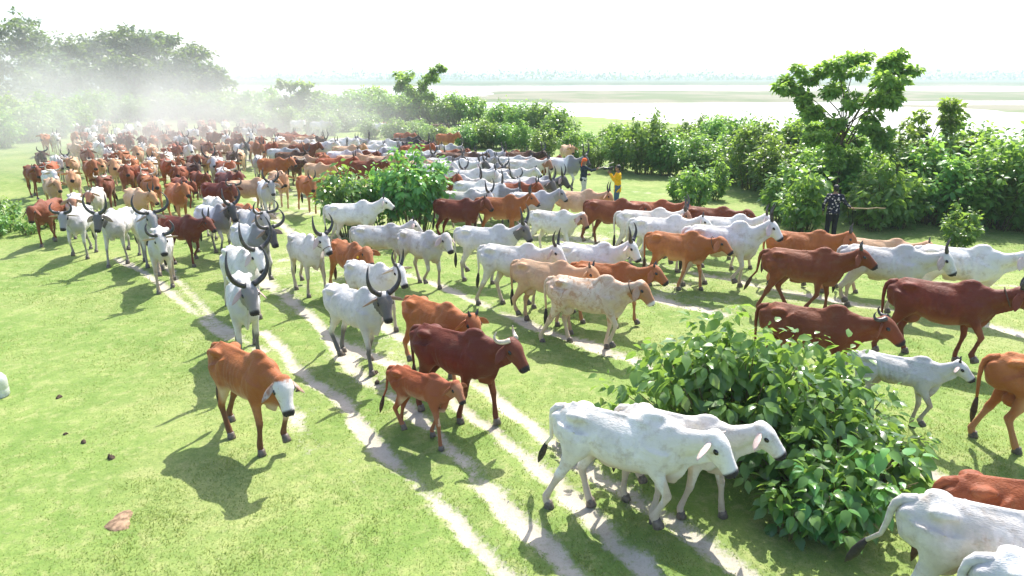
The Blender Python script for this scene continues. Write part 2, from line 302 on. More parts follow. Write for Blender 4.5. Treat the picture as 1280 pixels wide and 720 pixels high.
    if horn:
        for sy in (-1, 1):
            c = A(curves[horn]); L = horn_len * (1 + R.uniform(-.04, .04)); b = poll + lat * sy * .055 * hs + up * .085 * hs - f * .005
            pts = [b + lat * sy * q[0] * L + upz * q[1] * L + fh * q[2] * L for q in c]
            u = np.linspace(0, 1, len(pts)); pts2 = []; m2 = 15 if lod == 0 else 8
            for q in np.linspace(0, 1, m2): pts2.append([np.interp(q, u, A(pts)[:, i]) for i in range(3)])
            pts2 = A(pts2)
            for _ in range(2): pts2[1:-1] = .25 * pts2[:-2] + .5 * pts2[1:-1] + .25 * pts2[2:]
            big = {'lyre': .043, 'wide': .042, 'round': .036, 'up': .030, 'gir': .032, 'stub': .022}[horn]
            r = big * (1 - np.linspace(0, 1, m2) ** 1.4) + .005
            if lod == 0: r = r * (1 + .05 * np.sin(np.linspace(0, 26, m2)) * (np.linspace(1, 0, m2)))
            out['horn'].append((*tube(pts2, r, r, fh, 10 if lod == 0 else 7), None))
    if lod == 0:
        out['eye'] = [(*ell(poll + f * .135 * hs + lat * sy * .117 * hs + up * .028, (.034, .020, .026), np.stack([f, lat, up], 1), 10, 6), None) for sy in (-1, 1)]
        out['nostril'] = [(*ell(poll + f * .447 * hs + lat * sy * .040 * hs + up * .03, (.014, .013, .013), np.stack([f, lat, up], 1), 8, 5), None) for sy in (-1, 1)]
        out['hoof'] = []
        for ft, li, fx in hooves:
            q = A([ft[0] + .012, ft[1], ft[2]]); tl = -.03 if li > .05 else 0
            out['hoof'].append((*tube([q + A([tl, 0, .085]), q + A([tl * .6, 0, .055]), q + A([.006, 0, .02]), q + A([.012, 0, .0])], [.043, .048, .054, .053], [.047, .054, .065, .064], (0, 1, 0), 10), None))
    def tall(p): p = np.array(p, float); p[..., 2] = np.where(p[..., 2] < .62, p[..., 2] * 1.17, p[..., 2] + .1054); return p      # long zebu legs
    for k in out: out[k] = [(tall(v), q, at) for v, q, at in out[k]]
    out['_anchor'] = dict(poll=tall(poll), f=f, lat=lat, up=up, N1=tall(N1), N2=tall(N2), hs=hs)
    return out
# ---------------------------------------------------------------- ground, tracks, river
def tag(o, label=None, cat=None, group=None, kind=None):
    for k, v in (('label', label), ('category', cat), ('group', group), ('kind', kind)):
        if v: o[k] = v
    return o
def link(name, me, parent=None, mat=None, loc=None):
    o = bpy.data.objects.new(name, me); COL.objects.link(o); o.parent = parent
    if mat: me.materials.append(MAT[mat])
    if loc is not None: o.location = loc
    return o
def empty(name, loc, rz=0., sc=1.):
    o = bpy.data.objects.new(name, None); COL.objects.link(o); o.location = loc; o.rotation_euler = (0, 0, rz); o.scale = (sc,) * 3; o.empty_display_size = .3
    return o
def fattr(me, name, v):
    a = me.attributes.new(name, 'FLOAT', 'POINT'); a.data.foreach_set('value', np.asarray(v, np.float32))
_T = RNG.uniform(-1, 1, (64, 64))
def lump(x, y, s):
    """smooth value noise, about -1..1"""
    u, v = x / s + 100.3, y / s + 200.7; i, j = np.floor(u).astype(int), np.floor(v).astype(int); a, b = u - i, v - j
    a = a * a * (3 - 2 * a); b = b * b * (3 - 2 * b); q = lambda p, r: _T[p % 64, r % 64]
    return (q(i, j) * (1 - a) + q(i + 1, j) * a) * (1 - b) + (q(i, j + 1) * (1 - a) + q(i + 1, j + 1) * a) * b
TRACKS = [
    (0.13, 0.95, [(-10.82, 18.23), (-8.74, 16.14), (-6.85, 13.8), (-5.43, 12.25)]),
    (0.13, 0.95, [(-4.92, 12.64), (-4.11, 11.54), (-3.4, 10.46), (-2.75, 9.74)]),
    (0.22, 0.75, [(-3.34, 9.23), (-2.68, 8.17)]),
    (0.15, 1.00, [(-6.9, 16.64), (-5.7, 15.47), (-4.87, 14.39), (-3.83, 12.82), (-2.82, 11.1), (-2.32, 10.21), (-1.69, 9.44), (-0.97, 8.5), (-0.48, 7.48), (0.09, 6.56), (0.64, 5.7), (0.97, 5.19)]),
    (0.15, 1.00, [(-2.75, 9.74), (-2.29, 8.94), (-1.74, 8.15), (-1.11, 7.22), (-0.45, 6.33), (0.0, 5.67), (0.37, 5.09)]),
    (0.14, 1.00, [(-5.47, 15.47), (-4.31, 13.59), (-3.26, 12.01), (-1.93, 10.82), (-1.0, 9.66), (-0.52, 8.89), (0.0, 8.17), (0.49, 7.34), (0.95, 6.56), (1.41, 5.7), (1.77, 5.09)]),
    (0.15, 1.00, [(-3.73, 14.39), (-2.57, 12.87), (-1.45, 11.42), (-0.38, 9.8), (0.44, 8.43), (1.1, 7.44), (1.8, 6.56), (2.37, 5.7), (2.69, 5.19)]),
    (0.17, 0.95, [(-12.7, 31.87), (-9.32, 25.78), (-6.15, 19.62), (-4.11, 17.81), (-2.72, 16.79), (-1.53, 15.6), (-0.22, 13.85), (0.56, 12.78), (1.36, 11.97), (2.11, 11.35), (2.76, 10.24), (3.72, 8.89), (4.84, 7.91), (5.5, 7.44), (6.0, 6.64)]),
    (0.22, 0.80, [(-0.95, 19.62), (1.19, 16.28), (3.26, 14.68), (4.39, 13.59)]),
    (0.20, 0.85, [(1.49, 20.67), (4.02, 17.4), (6.08, 15.47), (7.68, 14.28), (9.6, 12.92), (10.12, 12.21)]),
    (0.25, 0.70, [(-2.33, 24.52), (1.49, 20.67)]),
    (0.12, 0.70, [(9.35, 16.28), (11.56, 15.87), (12.63, 15.6)]),
    (0.15, 0.60, [(5.29, 29.99), (6.86, 29.13), (8.29, 28.12)]),
    (0.25, 0.80, [(-18.82, 36.69), (-14.62, 31.14), (-11.3, 25.78), (-8.44, 20.67), (-5.7, 15.47)]),
    (0.12, 0.90, [(-9.4, 17.81), (-7.61, 15.28), (-6.38, 13.59), (-5.22, 12.21), (-4.56, 11.61)]),
]
def seg_dist(x, y, pl):
    d = np.full(x.shape, 1e9)
    for (ax, ay), (bx, by) in zip(pl[:-1], pl[1:]):
        if min(ax, bx) - 3 > x.max() or max(ax, bx) + 3 < x.min(): continue
        ux, uy = bx - ax, by - ay; t = np.clip(((x - ax) * ux + (y - ay) * uy) / (ux * ux + uy * uy), 0, 1)
        d = np.minimum(d, np.hypot(x - ax - t * ux, y - ay - t * uy))
    return d
def wear_at(x, y):
    w = np.zeros(x.shape); jx = x + .04 * lump(x, y, 1.3) + .045 * lump(x, y, .31); jy = y + .04 * lump(y, x, 1.1) + .03 * lump(y, x, .27)
    for wd, k, pl in TRACKS:
        w = np.maximum(w, k * (1 - .38 * np.clip(lump(x + 31 * wd * 10, y, 1.15) + .15, 0, 1)) * np.exp(-(seg_dist(jx, jy, pl) / (wd * (1.12 + .20 * lump(x, y, .9)))) ** 2))
    # trampled, dusty ground under the herd
    w = np.maximum(w, .50 * np.exp(-((x + 7.) / 6.5) ** 2 - ((y - 30) / 9.) ** 2)); w = np.maximum(w, .62 * np.exp(-((x + 18 + .25 * (y - 45)) / 11.) ** 2 - ((y - 47) / 15.) ** 2))
    w = np.maximum(w, .48 * np.exp(-((x - 1.0) / 5.) ** 2 - ((y - 20.5) / 3.) ** 2)); w = np.maximum(w, .40 * np.exp(-((x - 7.) / 1.6) ** 2 - ((y - 6.6) / .8) ** 2))
    w = np.maximum(w, .42 * np.exp(-((x + 5.2) / 2.6) ** 2 - ((y - 19.) / 6.) ** 2)); w = np.maximum(w, .36 * np.exp(-((x - 3.5) / 5.) ** 2 - ((y - 15.5) / 2.6) ** 2)); w = np.maximum(w, .30 * np.exp(-((x + 2.2) / 1.7) ** 2 - ((y - 11.) / 3.5) ** 2))
    return np.clip(w + .14 * lump(x, y, .6) * (w > .08) + .22 * np.clip(lump(x + 9, y, 2.3) - .55, 0, 1), 0, 1)
def edge(x):   # where the pasture ends and the river bank begins
    return np.where(x < -30, 92 + (-30 - x) * 1.5, np.where(x < 10, 92., np.maximum(48., 92 - (x - 10) * 1.6))) + 3 * lump(x, x * 0 + 3, 14)
def height(x, y):
    e = edge(x); z = .05 * lump(x, y, 7.) + .02 * lump(x, y, 2.1) + .006 * lump(x, y, .5); z = np.where(y < 3, 0, z)
    z = z - 2.6 * sstep(0, 9, y - e)
    yy = y + 14 * lump(x, y, 60.) + 6 * lump(x, y, 22.)
    isl = sstep(180, 200, yy + .16 * np.clip(x, -200, 500) * 0 + np.clip(40 - x, 0, 400) * .55 * -1 * 0) * (1 - sstep(330, 370, yy)) * sstep(-35, -5, x + 10 * lump(x, y, 40.))
    isl = np.maximum(isl, sstep(125, 140, yy) * (1 - sstep(160, 175, yy)) * sstep(75, 95, x + 12 * lump(y, x, 30.)) * .98)
    z = z + isl * (1.72 + .25 * lump(x, y, 9.))
    z = z + 3.0 * sstep(560, 620, y + 25 * lump(x, y, 120.)) + np.clip(y - 900, 0, 3000) * .0012
    return z
def axis(lo, fine0, fine1, hi, st, grow):
    a = list(np.arange(fine0, fine1, st)); d = st; v = fine1
    while v < hi: a.append(v); d = min(d * grow, 90 if v > 500 else 9); v += d
    a.append(hi); d = st; v = fine0; b = []
    while v > lo:
        d = min(d * grow, 90 if v < -500 else 9); v -= d; b.append(v)
    return np.array(b[::-1] + a)
xs = axis(-3000, -15, 13, 3000, .1, 1.06); ys = axis(-60, 3.5, 24, 4200, .1, 1.035)
X, Y = np.meshgrid(xs, ys); Wr = np.where((Y < 70) & (np.abs(X) < 45), wear_at(X, Y), 0); Zg = height(X, Y)
Zg = Zg - .035 * sstep(.3, .8, Wr) * (Y < 40)
Vg = np.stack([X, Y, Zg], -1).reshape(-1, 3); nx, ny = len(xs), len(ys)
idx = np.arange(nx * ny).reshape(ny, nx); Q = np.stack([idx[:-1, :-1], idx[:-1, 1:], idx[1:, 1:], idx[1:, :-1]], -1).reshape(-1, 4)
wf = Wr.reshape(-1)[Q].mean(1); istrack = wf > .46
def sheet(name, q):
    u, inv = np.unique(q, return_inverse=True); q = inv.reshape(q.shape)
    me = bpy.data.meshes.new(name); me.vertices.add(len(u)); me.vertices.foreach_set('co', Vg[u].astype(np.float32).ravel())
    me.loops.add(q.size); me.loops.foreach_set('vertex_index', q.astype(np.int32).ravel()); me.polygons.add(len(q))
    me.polygons.foreach_set('loop_start', np.arange(0, q.size, 4, dtype=np.int32)); me.polygons.foreach_set('use_smooth', np.ones(len(q), bool))
    me.update(calc_edges=True); fattr(me, 'wear', Wr.reshape(-1)[u]); return me
m, t = material('pasture'); geo = t.new('ShaderNodeNewGeometry').outputs['Position']; w = t.attr('wear').outputs['Fac']
sep = t.new('ShaderNodeSeparateXYZ'); t.link(geo, sep.inputs[0])
n_big = t.noise(.35, 3, .55, geo); n_mid = t.noise(1.7, 4, .6, geo); n_fine = t.noise(11., 5, .7, geo); n_tiny = t.noise(38., 4, .7, geo)
g = t.mix(t.ramp(n_mid, .35, .68), (.150, .232, .050), (.225, .298, .080)); g = t.mix(t.math('MULTIPLY', t.ramp(n_big, .42, .70), .75), g, (.335, .355, .135))
g = t.mix(t.math('MULTIPLY', t.ramp(n_fine, .42, .62), .42), g, (.095, .175, .034)); n_pat = t.noise(4.2, 5, .7, geo, .2); g = t.mix(t.math('MULTIPLY', t.ramp(n_pat, .48, .66), .6), g, (.33, .34, .14)); g = t.mix(t.math('MULTIPLY', t.ramp(n_pat, .46, .30), .35), g, (.105, .195, .036)); g = t.mix(t.math('MULTIPLY', t.ramp(n_fine, .58, .72), .45), g, (.37, .35, .18))
soil = t.mix(t.ramp(n_mid, .3, .7), (.40, .36, .285), (.50, .455, .37)); soil = t.mix(t.math('MULTIPLY', t.ramp(n_fine, .52, .72), .5), soil, (.30, .255, .19))
wj = t.math('MULTIPLY_ADD', t.math('SUBTRACT', n_fine, .5), 1.15, t.math('MULTIPLY_ADD', t.math('SUBTRACT', n_mid, .5), .8, t.math('MULTIPLY', w, .92)))
g = t.mix(t.math('MULTIPLY', t.ramp(n_tiny, .44, .66), .5), g, (.10, .165, .04)); g = t.mix(t.math('MULTIPLY', t.ramp(n_tiny, .58, .74), .5), g, (.40, .40, .19)); soil = t.mix(t.math('MULTIPLY', t.ramp(n_tiny, .5, .7), .4), soil, (.28, .25, .19)); c = t.mix(t.ramp(wj, .28, .74), g, soil)
farmask = t.ramp(sep.outputs[1], 90., 150.); sandn = t.ramp(t.noise(.03, 4, .6, geo), .42, .58)
c = t.mix(farmask, c, t.mix(sandn, (.115, .15, .07), (.20, .19, .13)))
c = t.mix(t.ramp(sep.outputs[1], 540., 640.), c, t.mix(sandn, (.06, .10, .05), (.11, .14, .075)))
t.surf(t.bsdf(c, .85, .15, t.bump(t.math('ADD', n_fine, t.math('MULTIPLY', n_tiny, .4)), .5, .03)))
tag(link('ground', sheet('ground', Q[~istrack]), mat='pasture'), 'short green pasture running down to a wide river', 'ground', kind='structure')
tag(link('dirt_track', sheet('dirt_track', Q[istrack]), mat='pasture'), 'pale sandy cattle tracks worn through the grass', 'track', kind='structure')
m, t = material('river_water'); geo = t.new('ShaderNodeNewGeometry').outputs['Position']
mp = t.new('ShaderNodeMapping'); t.link(geo, mp.inputs[0]); mp.inputs['Scale'].default_value = (.5, 1.2, 1)
t.surf(t.bsdf((.34, .33, .27), .16, .5, t.bump(t.noise(1.2, 4, .6, mp.outputs[0]), .25, .06)))
me = new_mesh('river', [(-2600, 40, -1.35), (2600, 40, -1.35), (2600, 1500, -1.35), (-2600, 1500, -1.35)], [(0, 1, 2, 3)])
tag(link('river', me, mat='river_water'), 'wide bright river with low sandbanks', 'river', kind='structure')

# short grass standing in the turf near the viewpoint
def grass(n, y0, y1, hw, hmin, hmax, tuft=0):
    y = y0 + (y1 - y0) * RNG.random(n) ** 1.5; x = RNG.uniform(-1, 1, n) * (y * .80 + 1.4); k = wear_at(x, y) + RNG.uniform(-.34, .16, n) < .40; x, y = x[k], y[k]
    cl = lump(x, y, .45) * .5 + lump(x, y, 1.6) * .5; k = RNG.random(len(x)) < .62 + .45 * cl; x, y, cl = x[k], y[k], cl[k]
    if tuft: k = lump(x + 17, y + 5, .33) + .5 * lump(x, y, 1.9) > .62; x, y, cl = x[k], y[k], cl[k]
    n = len(x)
    z = height(x, y) - .004; h = RNG.uniform(hmin, hmax, n) * (1 + .7 * np.clip(cl, -.6, 1)); a = RNG.uniform(0, 2 * math.pi, n); wdt = hw * RNG.uniform(.6, 1.3, n) * (1 + y * .05)
    la = RNG.uniform(0, 2 * math.pi, n); ln = h * RNG.uniform(.3, 1.3, n)
    V = np.stack([np.stack([x - np.cos(a) * wdt, y - np.sin(a) * wdt, z], 1), np.stack([x + np.cos(a) * wdt, y + np.sin(a) * wdt, z], 1), np.stack([x + np.cos(la) * ln, y + np.sin(la) * ln, z + h], 1)], 1).reshape(-1, 3)
    me = bpy.data.meshes.new('grass'); me.vertices.add(len(V)); me.vertices.foreach_set('co', V.astype(np.float32).ravel())
    me.loops.add(3 * n); me.loops.foreach_set('vertex_index', np.arange(3 * n, dtype=np.int32)); me.polygons.add(n); me.polygons.foreach_set('loop_start', np.arange(0, 3 * n, 3, dtype=np.int32))
    me.update(calc_edges=True); fattr(me, 'tint', np.repeat(np.clip(RNG.normal(.45, .22, n) + .25 * cl, 0, 1), 3)); return me
m, t = material('grass_blade'); ti = t.attr('tint').outputs['Fac']; c = t.mix(ti, (.145, .225, .05), (.34, .39, .13))
mx = t.new('ShaderNodeMixShader', ins={0: .42}); t.link(t.bsdf(c, .6, .2), mx.inputs[1]); t.link(t.new('ShaderNodeBsdfTranslucent', ins={'Color': t.mix(.35, c, (.4, .5, .05))}).outputs[0], mx.inputs[2]); t.surf(mx.outputs[0])
tag(link('grass_tufts', grass(110000, 4.2, 24., .0045, .02, .048, 1), mat='grass_blade'), 'taller green grass tufts dotted over the grazed turf', 'grass', kind='stuff')
tag(link('grass', grass(400000, 4.2, 24., .0044, .010, .028), mat='grass_blade'), 'short green grass blades standing in the pasture turf', 'grass', kind='stuff')
# ---------------------------------------------------------------- plants
LEAF = np.array([(0, 0, 0), (.20, .20, .035), (.20, -.20, .035), (.24, 0, .0), (.52, .27, .04), (.52, -.27, .04), (.55, 0, -.02), (1, 0, -.16)])
LEAF_F = [(0, 3, 1), (0, 2, 3), (1, 3, 6, 4), (3, 2, 5, 6), (4, 6, 7), (6, 5, 7)]
SMALL = np.array([(0, 0, 0), (.42, .26, .04), (.42, -.26, .04), (1, 0, -.12)]); SMALL_F = [(0, 2, 1), (1, 2, 3)]
def frames(D, roll):
    D = D / np.linalg.norm(D, axis=1)[:, None]; up = np.array([0, 0, 1.]); L = np.cross(up, D); q = np.linalg.norm(L, axis=1); L[q < 1e-4] = (1, 0, 0); L /= np.linalg.norm(L, axis=1)[:, None]
    U = np.cross(D, L); c, s = np.cos(roll)[:, None], np.sin(roll)[:, None]; return D, L * c + U * s, U * c - L * s
def leaves(P, D, size, roll, tint, tmpl=LEAF, tf=LEAF_F):
    D, L, U = frames(D, roll); s = size[:, None, None]
    V = P[:, None] + s * (D[:, None] * tmpl[None, :, :1] + L[:, None] * tmpl[None, :, 1:2] + U[:, None] * tmpl[None, :, 2:]); k = len(tmpl); n = len(P)
    F = []
    for f in tf: F.append(np.arange(n)[:, None] * k + np.array(f))
    me = bpy.data.meshes.new('crown'); V = V.reshape(-1, 3); me.vertices.add(len(V)); me.vertices.foreach_set('co', V.astype(np.float32).ravel())
    li = np.concatenate([f.ravel() for f in F]); ln = np.concatenate([np.full(n, len(f)) for f in tf]); st = np.concatenate([[0], np.cumsum(ln)[:-1]])
    me.loops.add(len(li)); me.loops.foreach_set('vertex_index', li.astype(np.int32)); me.polygons.add(len(ln)); me.polygons.foreach_set('loop_start', st.astype(np.int32))
    me.update(calc_edges=True); fattr(me, 'tint', np.repeat(np.clip(tint, 0, 1), k)); return me
def leaf_mat(name, old, young, tr=.35, rough=.38):
    m, t = material(name); ti = t.attr('tint').outputs['Fac']; r = t.new('ShaderNodeObjectInfo').outputs['Random']
    c = t.mix(ti, old, young); hs = t.new('ShaderNodeHueSaturation'); t.link(c, hs.inputs['Color']); t.link(t.math('MULTIPLY_ADD', r, .55, .75), hs.inputs['Value']); t.link(t.math('MULTIPLY_ADD', r, .045, .472), hs.inputs['Hue']); c = hs.outputs[0]
    mx = t.new('ShaderNodeMixShader', ins={0: tr}); t.link(t.bsdf(c, rough, .6), mx.inputs[1])
    t.link(t.new('ShaderNodeBsdfTranslucent', ins={'Color': t.mix(.5, c, (.42, .62, .06))}).outputs[0], mx.inputs[2]); t.surf(mx.outputs[0])
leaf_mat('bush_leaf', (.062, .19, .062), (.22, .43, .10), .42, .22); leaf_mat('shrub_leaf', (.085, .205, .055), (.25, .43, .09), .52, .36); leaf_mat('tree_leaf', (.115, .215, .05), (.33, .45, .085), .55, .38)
leaf_mat('far_leaf', (.035, .075, .036), (.085, .14, .055), .35, .5); leaf_mat('weed_leaf', (.10, .22, .045), (.22, .36, .09), .4, .45)
plain('bark', (.13, .095, .065), .85, .15, .35, 9); plain('twig', (.15, .13, .06), .8, .2, .3, 12)
def shoots(seed, H, W, D, n, size, per, droop=.5, low=.22, dome=.55):
    """many leafy stems rising from one root into a domed, uneven bush; returns leaf arrays and stem polylines"""
    r = np.random.default_rng(seed); Ps, Ds, Ss, Ts, stems = [], [], [], [], []
    for i in range(n):
        a = r.uniform(0, 2 * math.pi); q = math.sqrt(r.random()); ex, ey = math.cos(a) * q, math.sin(a) * q
        top = H * (1 - dome * q ** 2.2) * r.uniform(.70, 1.10); b = np.array([ex * W * .32, ey * D * .32, 0]); e = np.array([ex * W * .98, ey * D * .98, top])
        c = b * .45 + e * .55 + np.array([ex * W * -.08, ey * D * -.08, top * .22]); u = np.linspace(0, 1, 7)[:, None]; pl = (1 - u) ** 2 * b + 2 * u * (1 - u) * c + u * u * e; stems.append(pl)
        k = max(4, int(per * r.uniform(.7, 1.3) * (.55 + .45 * top / H))); u = low + (1 - low) * r.random(k) ** .62; p = (1 - u[:, None]) ** 2 * b + 2 * u[:, None] * (1 - u[:, None]) * c + u[:, None] ** 2 * e
        an = np.arange(k) * 2.4 + r.uniform(0, 6); d = np.stack([np.cos(an), np.sin(an), np.full(k, 0.)], 1); d[:, 2] = r.normal(-droop, .38, k) + .75 * (u > .93); d[:, :2] += .35 * np.array([ex, ey])
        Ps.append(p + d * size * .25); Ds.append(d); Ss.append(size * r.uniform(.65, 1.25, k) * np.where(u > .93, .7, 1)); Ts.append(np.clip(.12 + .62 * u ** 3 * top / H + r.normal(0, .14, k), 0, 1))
    return np.vstack(Ps), np.vstack(Ds), np.concatenate(Ss), np.concatenate(Ts), stems
def stem_mesh(stems, r0, r1, n=5): return join([tube(s, np.linspace(r0, r1, len(s)), np.linspace(r0, r1, len(s)), (.3, 1, .2), n) for s in stems])
SHRUBS = {}
def shrub_proto(key, seed, H, W, D, n, size, per, mat='shrub_leaf', small=False, **kw):
    P, Dr, Sz, T, st = shoots(seed, H, W, D, n, size, per, **kw); r = np.random.default_rng(seed + 1)
    cm = leaves(P, Dr, Sz, r.normal(0, .6, len(P)), T, *((SMALL, SMALL_F) if small else (LEAF, LEAF_F))); cm.materials.append(MAT[mat])
    V, F = stem_mesh(st[::2], .016, .005); sm = new_mesh('stem', V, F, (MAT['twig'],)); SHRUBS[key] = (cm, sm)
def shrub(key, x, y, rz, sc, label, group=None, name='shrub', zs=1.):
    e = empty(name, (x, y, float(height(np.array([x]), np.array([y]))[0]) - .02), rz, sc); e.scale = (sc, sc, sc * zs)
    tag(link('crown', SHRUBS[key][0], e), kind='stuff'); link('stem', SHRUBS[key][1], e); return tag(e, label, 'shrub', group)
for i in range(5): shrub_proto('hedge%d' % i, 20 + i, 3.1, 1.75, 1.6, 90, .27, 30, dome=.42, low=.06)
for i in range(4): shrub_proto('back%d' % i, 40 + i, 3.1, 2.2, 1.9, 120, .36, 20, small=True, dome=.45, low=.06)
for i in range(3): shrub_proto('young%d' % i, 60 + i, 2.3, .95, .9, 34, .26, 32, low=.1, dome=.6, mat='shrub_leaf', droop=.6)
for i in range(2): shrub_proto('weed%d' % i, 70 + i, 1.0, .8, .7, 30, .13, 22, mat='weed_leaf', dome=.4, low=.1)
R = random.Random(11); GH = 'hedge of shrubs along the river side'; GB = 'shrubs on the far edge of the pasture'
HEDGE = [(0.82, 47.55, 0.59), (1.96, 42.28, 0.63), (3.54, 40.64, 0.6), (4.73, 38.75, 0.67), (5.87, 37.36, 0.72), (6.94, 36.05, 0.8), (8.07, 35.44, 0.82), (9.28, 34.55, 0.84), (10.2, 32.89, 0.86), (10.88, 30.9, 0.91), (11.23, 28.72, 0.84), (11.72, 27.18, 0.83), (12.68, 26.46, 0.79), (13.32, 24.82, 0.83), (13.87, 23.79, 0.88), (14.53, 23.23, 0.9), (15.42, 22.96, 0.9), (16.16, 22.57, 0.92), (17.01, 22.31, 0.9), (17.71, 21.94, 0.9), (18.34, 21.58, 0.9), (4.96, 46.09, 0.62), (6.27, 43.99, 0.69), (7.59, 42.77, 0.69), (8.48, 39.89, 0.84), (9.8, 39.6, 0.81), (11.49, 39.85, 0.85), (12.33, 37.42, 0.87), (12.86, 34.6, 0.88), (13.09, 31.91, 0.96), (13.47, 29.91, 0.87), (14.54, 29.21, 0.76), (15.17, 27.32, 0.85), (15.47, 25.7, 0.84), (16.42, 25.51, 0.91), (17.28, 25.07, 0.96), (18.06, 24.6, 0.98), (18.78, 24.07, 0.95), (19.53, 23.68, 0.96), (20.42, 23.56, 0.87), (11.84, 45.5, 0.82), (13.27, 44.06, 0.84), (14.19, 41.45, 0.86), (14.74, 38.39, 0.91), (14.85, 35.14, 0.9), (15.21, 32.89, 0.83), (16.25, 31.87, 0.79), (16.76, 29.56, 0.83), (17.25, 28.12, 0.88), (17.93, 27.36, 0.9), (18.92, 26.99, 0.9), (19.72, 26.46, 0.92), (20.65, 26.12, 0.9), (21.4, 25.62, 0.9), (22.07, 25.14, 0.9)]
YOUNG = [(6.92, 25.62, 0.8), (6.76, 27.55, 0.55), (8.34, 27.93, 0.7), (9.45, 21.82, 1.0), (9.46, 23.5, 0.9), (11.88, 21.94, 1.0), (12.85, 22.31, 0.9), (11.77, 22.96, 0.85)]
LOW = [(-41.11, 91.05, 0.84), (-33.93, 79.46, 0.55), (-33.18, 81.73, 0.57), (-29.19, 75.72, 0.81), (-24.95, 68.39, 0.79), (-23.83, 70.33, 0.49), (-20.84, 64.58, 0.81), (-20.46, 66.22, 0.51), (-18.87, 66.44, 0.54), (-17.26, 61.42, 0.85), (-15.82, 60.62, 0.6), (-15.64, 65.22, 0.75), (-13.73, 66.87, 0.68), (-11.72, 57.53, 0.56), (-9.0, 53.87, 0.64), (-8.57, 59.2, 0.45), (-8.12, 60.89, 0.5), (-6.36, 53.85, 0.49), (-5.39, 50.66, 0.55), (-3.35, 49.48, 0.58), (-3.01, 51.45, 0.7), (-1.81, 50.16, 0.69), (-0.46, 49.61, 0.61), (0.29, 50.73, 0.55)]
BACK = [(-34.22, 81.05, 1.08), (-33.8, 84.45, 0.9), (-32.38, 85.56, 1.1), (-31.74, 89.04, 1.12), (-28.08, 83.77, 0.92), (-26.28, 83.81, 1.06), (-24.34, 83.39, 1.02), (-22.48, 83.16, 1.16), (-22.1, 89.02, 0.92), (-17.0, 74.75, 1.24), (-15.95, 77.61, 1.06), (-13.85, 75.29, 1.01), (-12.46, 76.83, 1.01), (-10.79, 76.79, 1.11), (-9.18, 77.27, 1.03), (-7.2, 74.13, 0.91), (-5.69, 75.45, 1.16), (-4.14, 77.2, 0.98), (-39.51, 95.08, 1.08), (-37.98, 95.08, 1.15), (-34.5, 95.08, 1.04), (-32.55, 95.08, 1.12), (-29.07, 95.08, 1.15), (-26.43, 95.08, 1.06), (-24.73, 95.08, 1.23), (-21.19, 95.08, 1.16), (-19.73, 95.08, 1.04), (-16.61, 95.08, 1.07), (-13.53, 95.08, 1.29), (-12.02, 95.08, 1.1), (-8.34, 95.08, 1.22), (-0.77, 67.04, 0.9), (0.88, 64.03, 0.85), (2.6, 63.09, 0.88), (3.66, 52.9, 0.85), (-2.01, 70.33, 0.6), (-36.96, 50.39, 0.8), (-39.58, 55.68, 0.95), (-38.04, 55.68, 0.9), (-38.33, 58.75, 0.95), (-41.13, 66.0, 1.0), (-43.22, 72.71, 1.05), (-44.77, 79.4, 1.0), (-43.38, 80.89, 1.05), (-42.54, 84.03, 1.0), (-41.02, 85.69, 1.1), (-37.75, 84.03, 1.0), (-34.33, 80.89, 0.95), (-40.22, 52.9, 1.0), (-44.93, 62.17, 1.1), (-46.67, 70.33, 1.1), (-50.78, 84.03, 1.15)]
def hedge_label(i, x, y):
    where = 'behind the man in yellow' if x < .27 * y else 'between the man in yellow and the spreading tree' if x < .42 * y else 'around the foot of the spreading tree' if x < .55 * y else 'beyond the small upright plant'
    return ('dense hedge shrub at the grass edge ' if i < 21 else 'hedge shrub showing over the front row ') + where
for i, (x, y, s) in enumerate(HEDGE): shrub('hedge%d' % (i % 5), x, y, R.uniform(0, 6.28), s * R.uniform(.88, 1.12), hedge_label(i, x, y), GH, zs=R.uniform(.78, 1.15))
for i, (x, y, s) in enumerate(YOUNG): shrub('young%d' % (i % 3), x, y, R.uniform(0, 6.28), s, 'young shrub with drooping leaves beside the man in the floral shirt' if x > 8.2 else 'young shrub with drooping leaves alone on grass before the hedge', 'young shrubs before the hedge')
for i, (x, y, s) in enumerate(LOW): shrub('back%d' % (i % 4), x, y, R.uniform(0, 6.28), s, 'low light green shrub bordering the far side of the herd', 'low shrubs behind the herd', zs=.95)
for i, (x, y, s) in enumerate(BACK): shrub('back%d' % ((i + 1) % 4), x, y, R.uniform(0, 6.28), s, 'tall shrub below the hazy wood, beyond the dusty herd' if x < -.42 * y else 'tall shrub near the forked and rounded trees beyond the herd' if x < -.03 * y else 'dark tall shrub beside the open bank where the river shows', GB, zs=R.uniform(.9, 1.12))
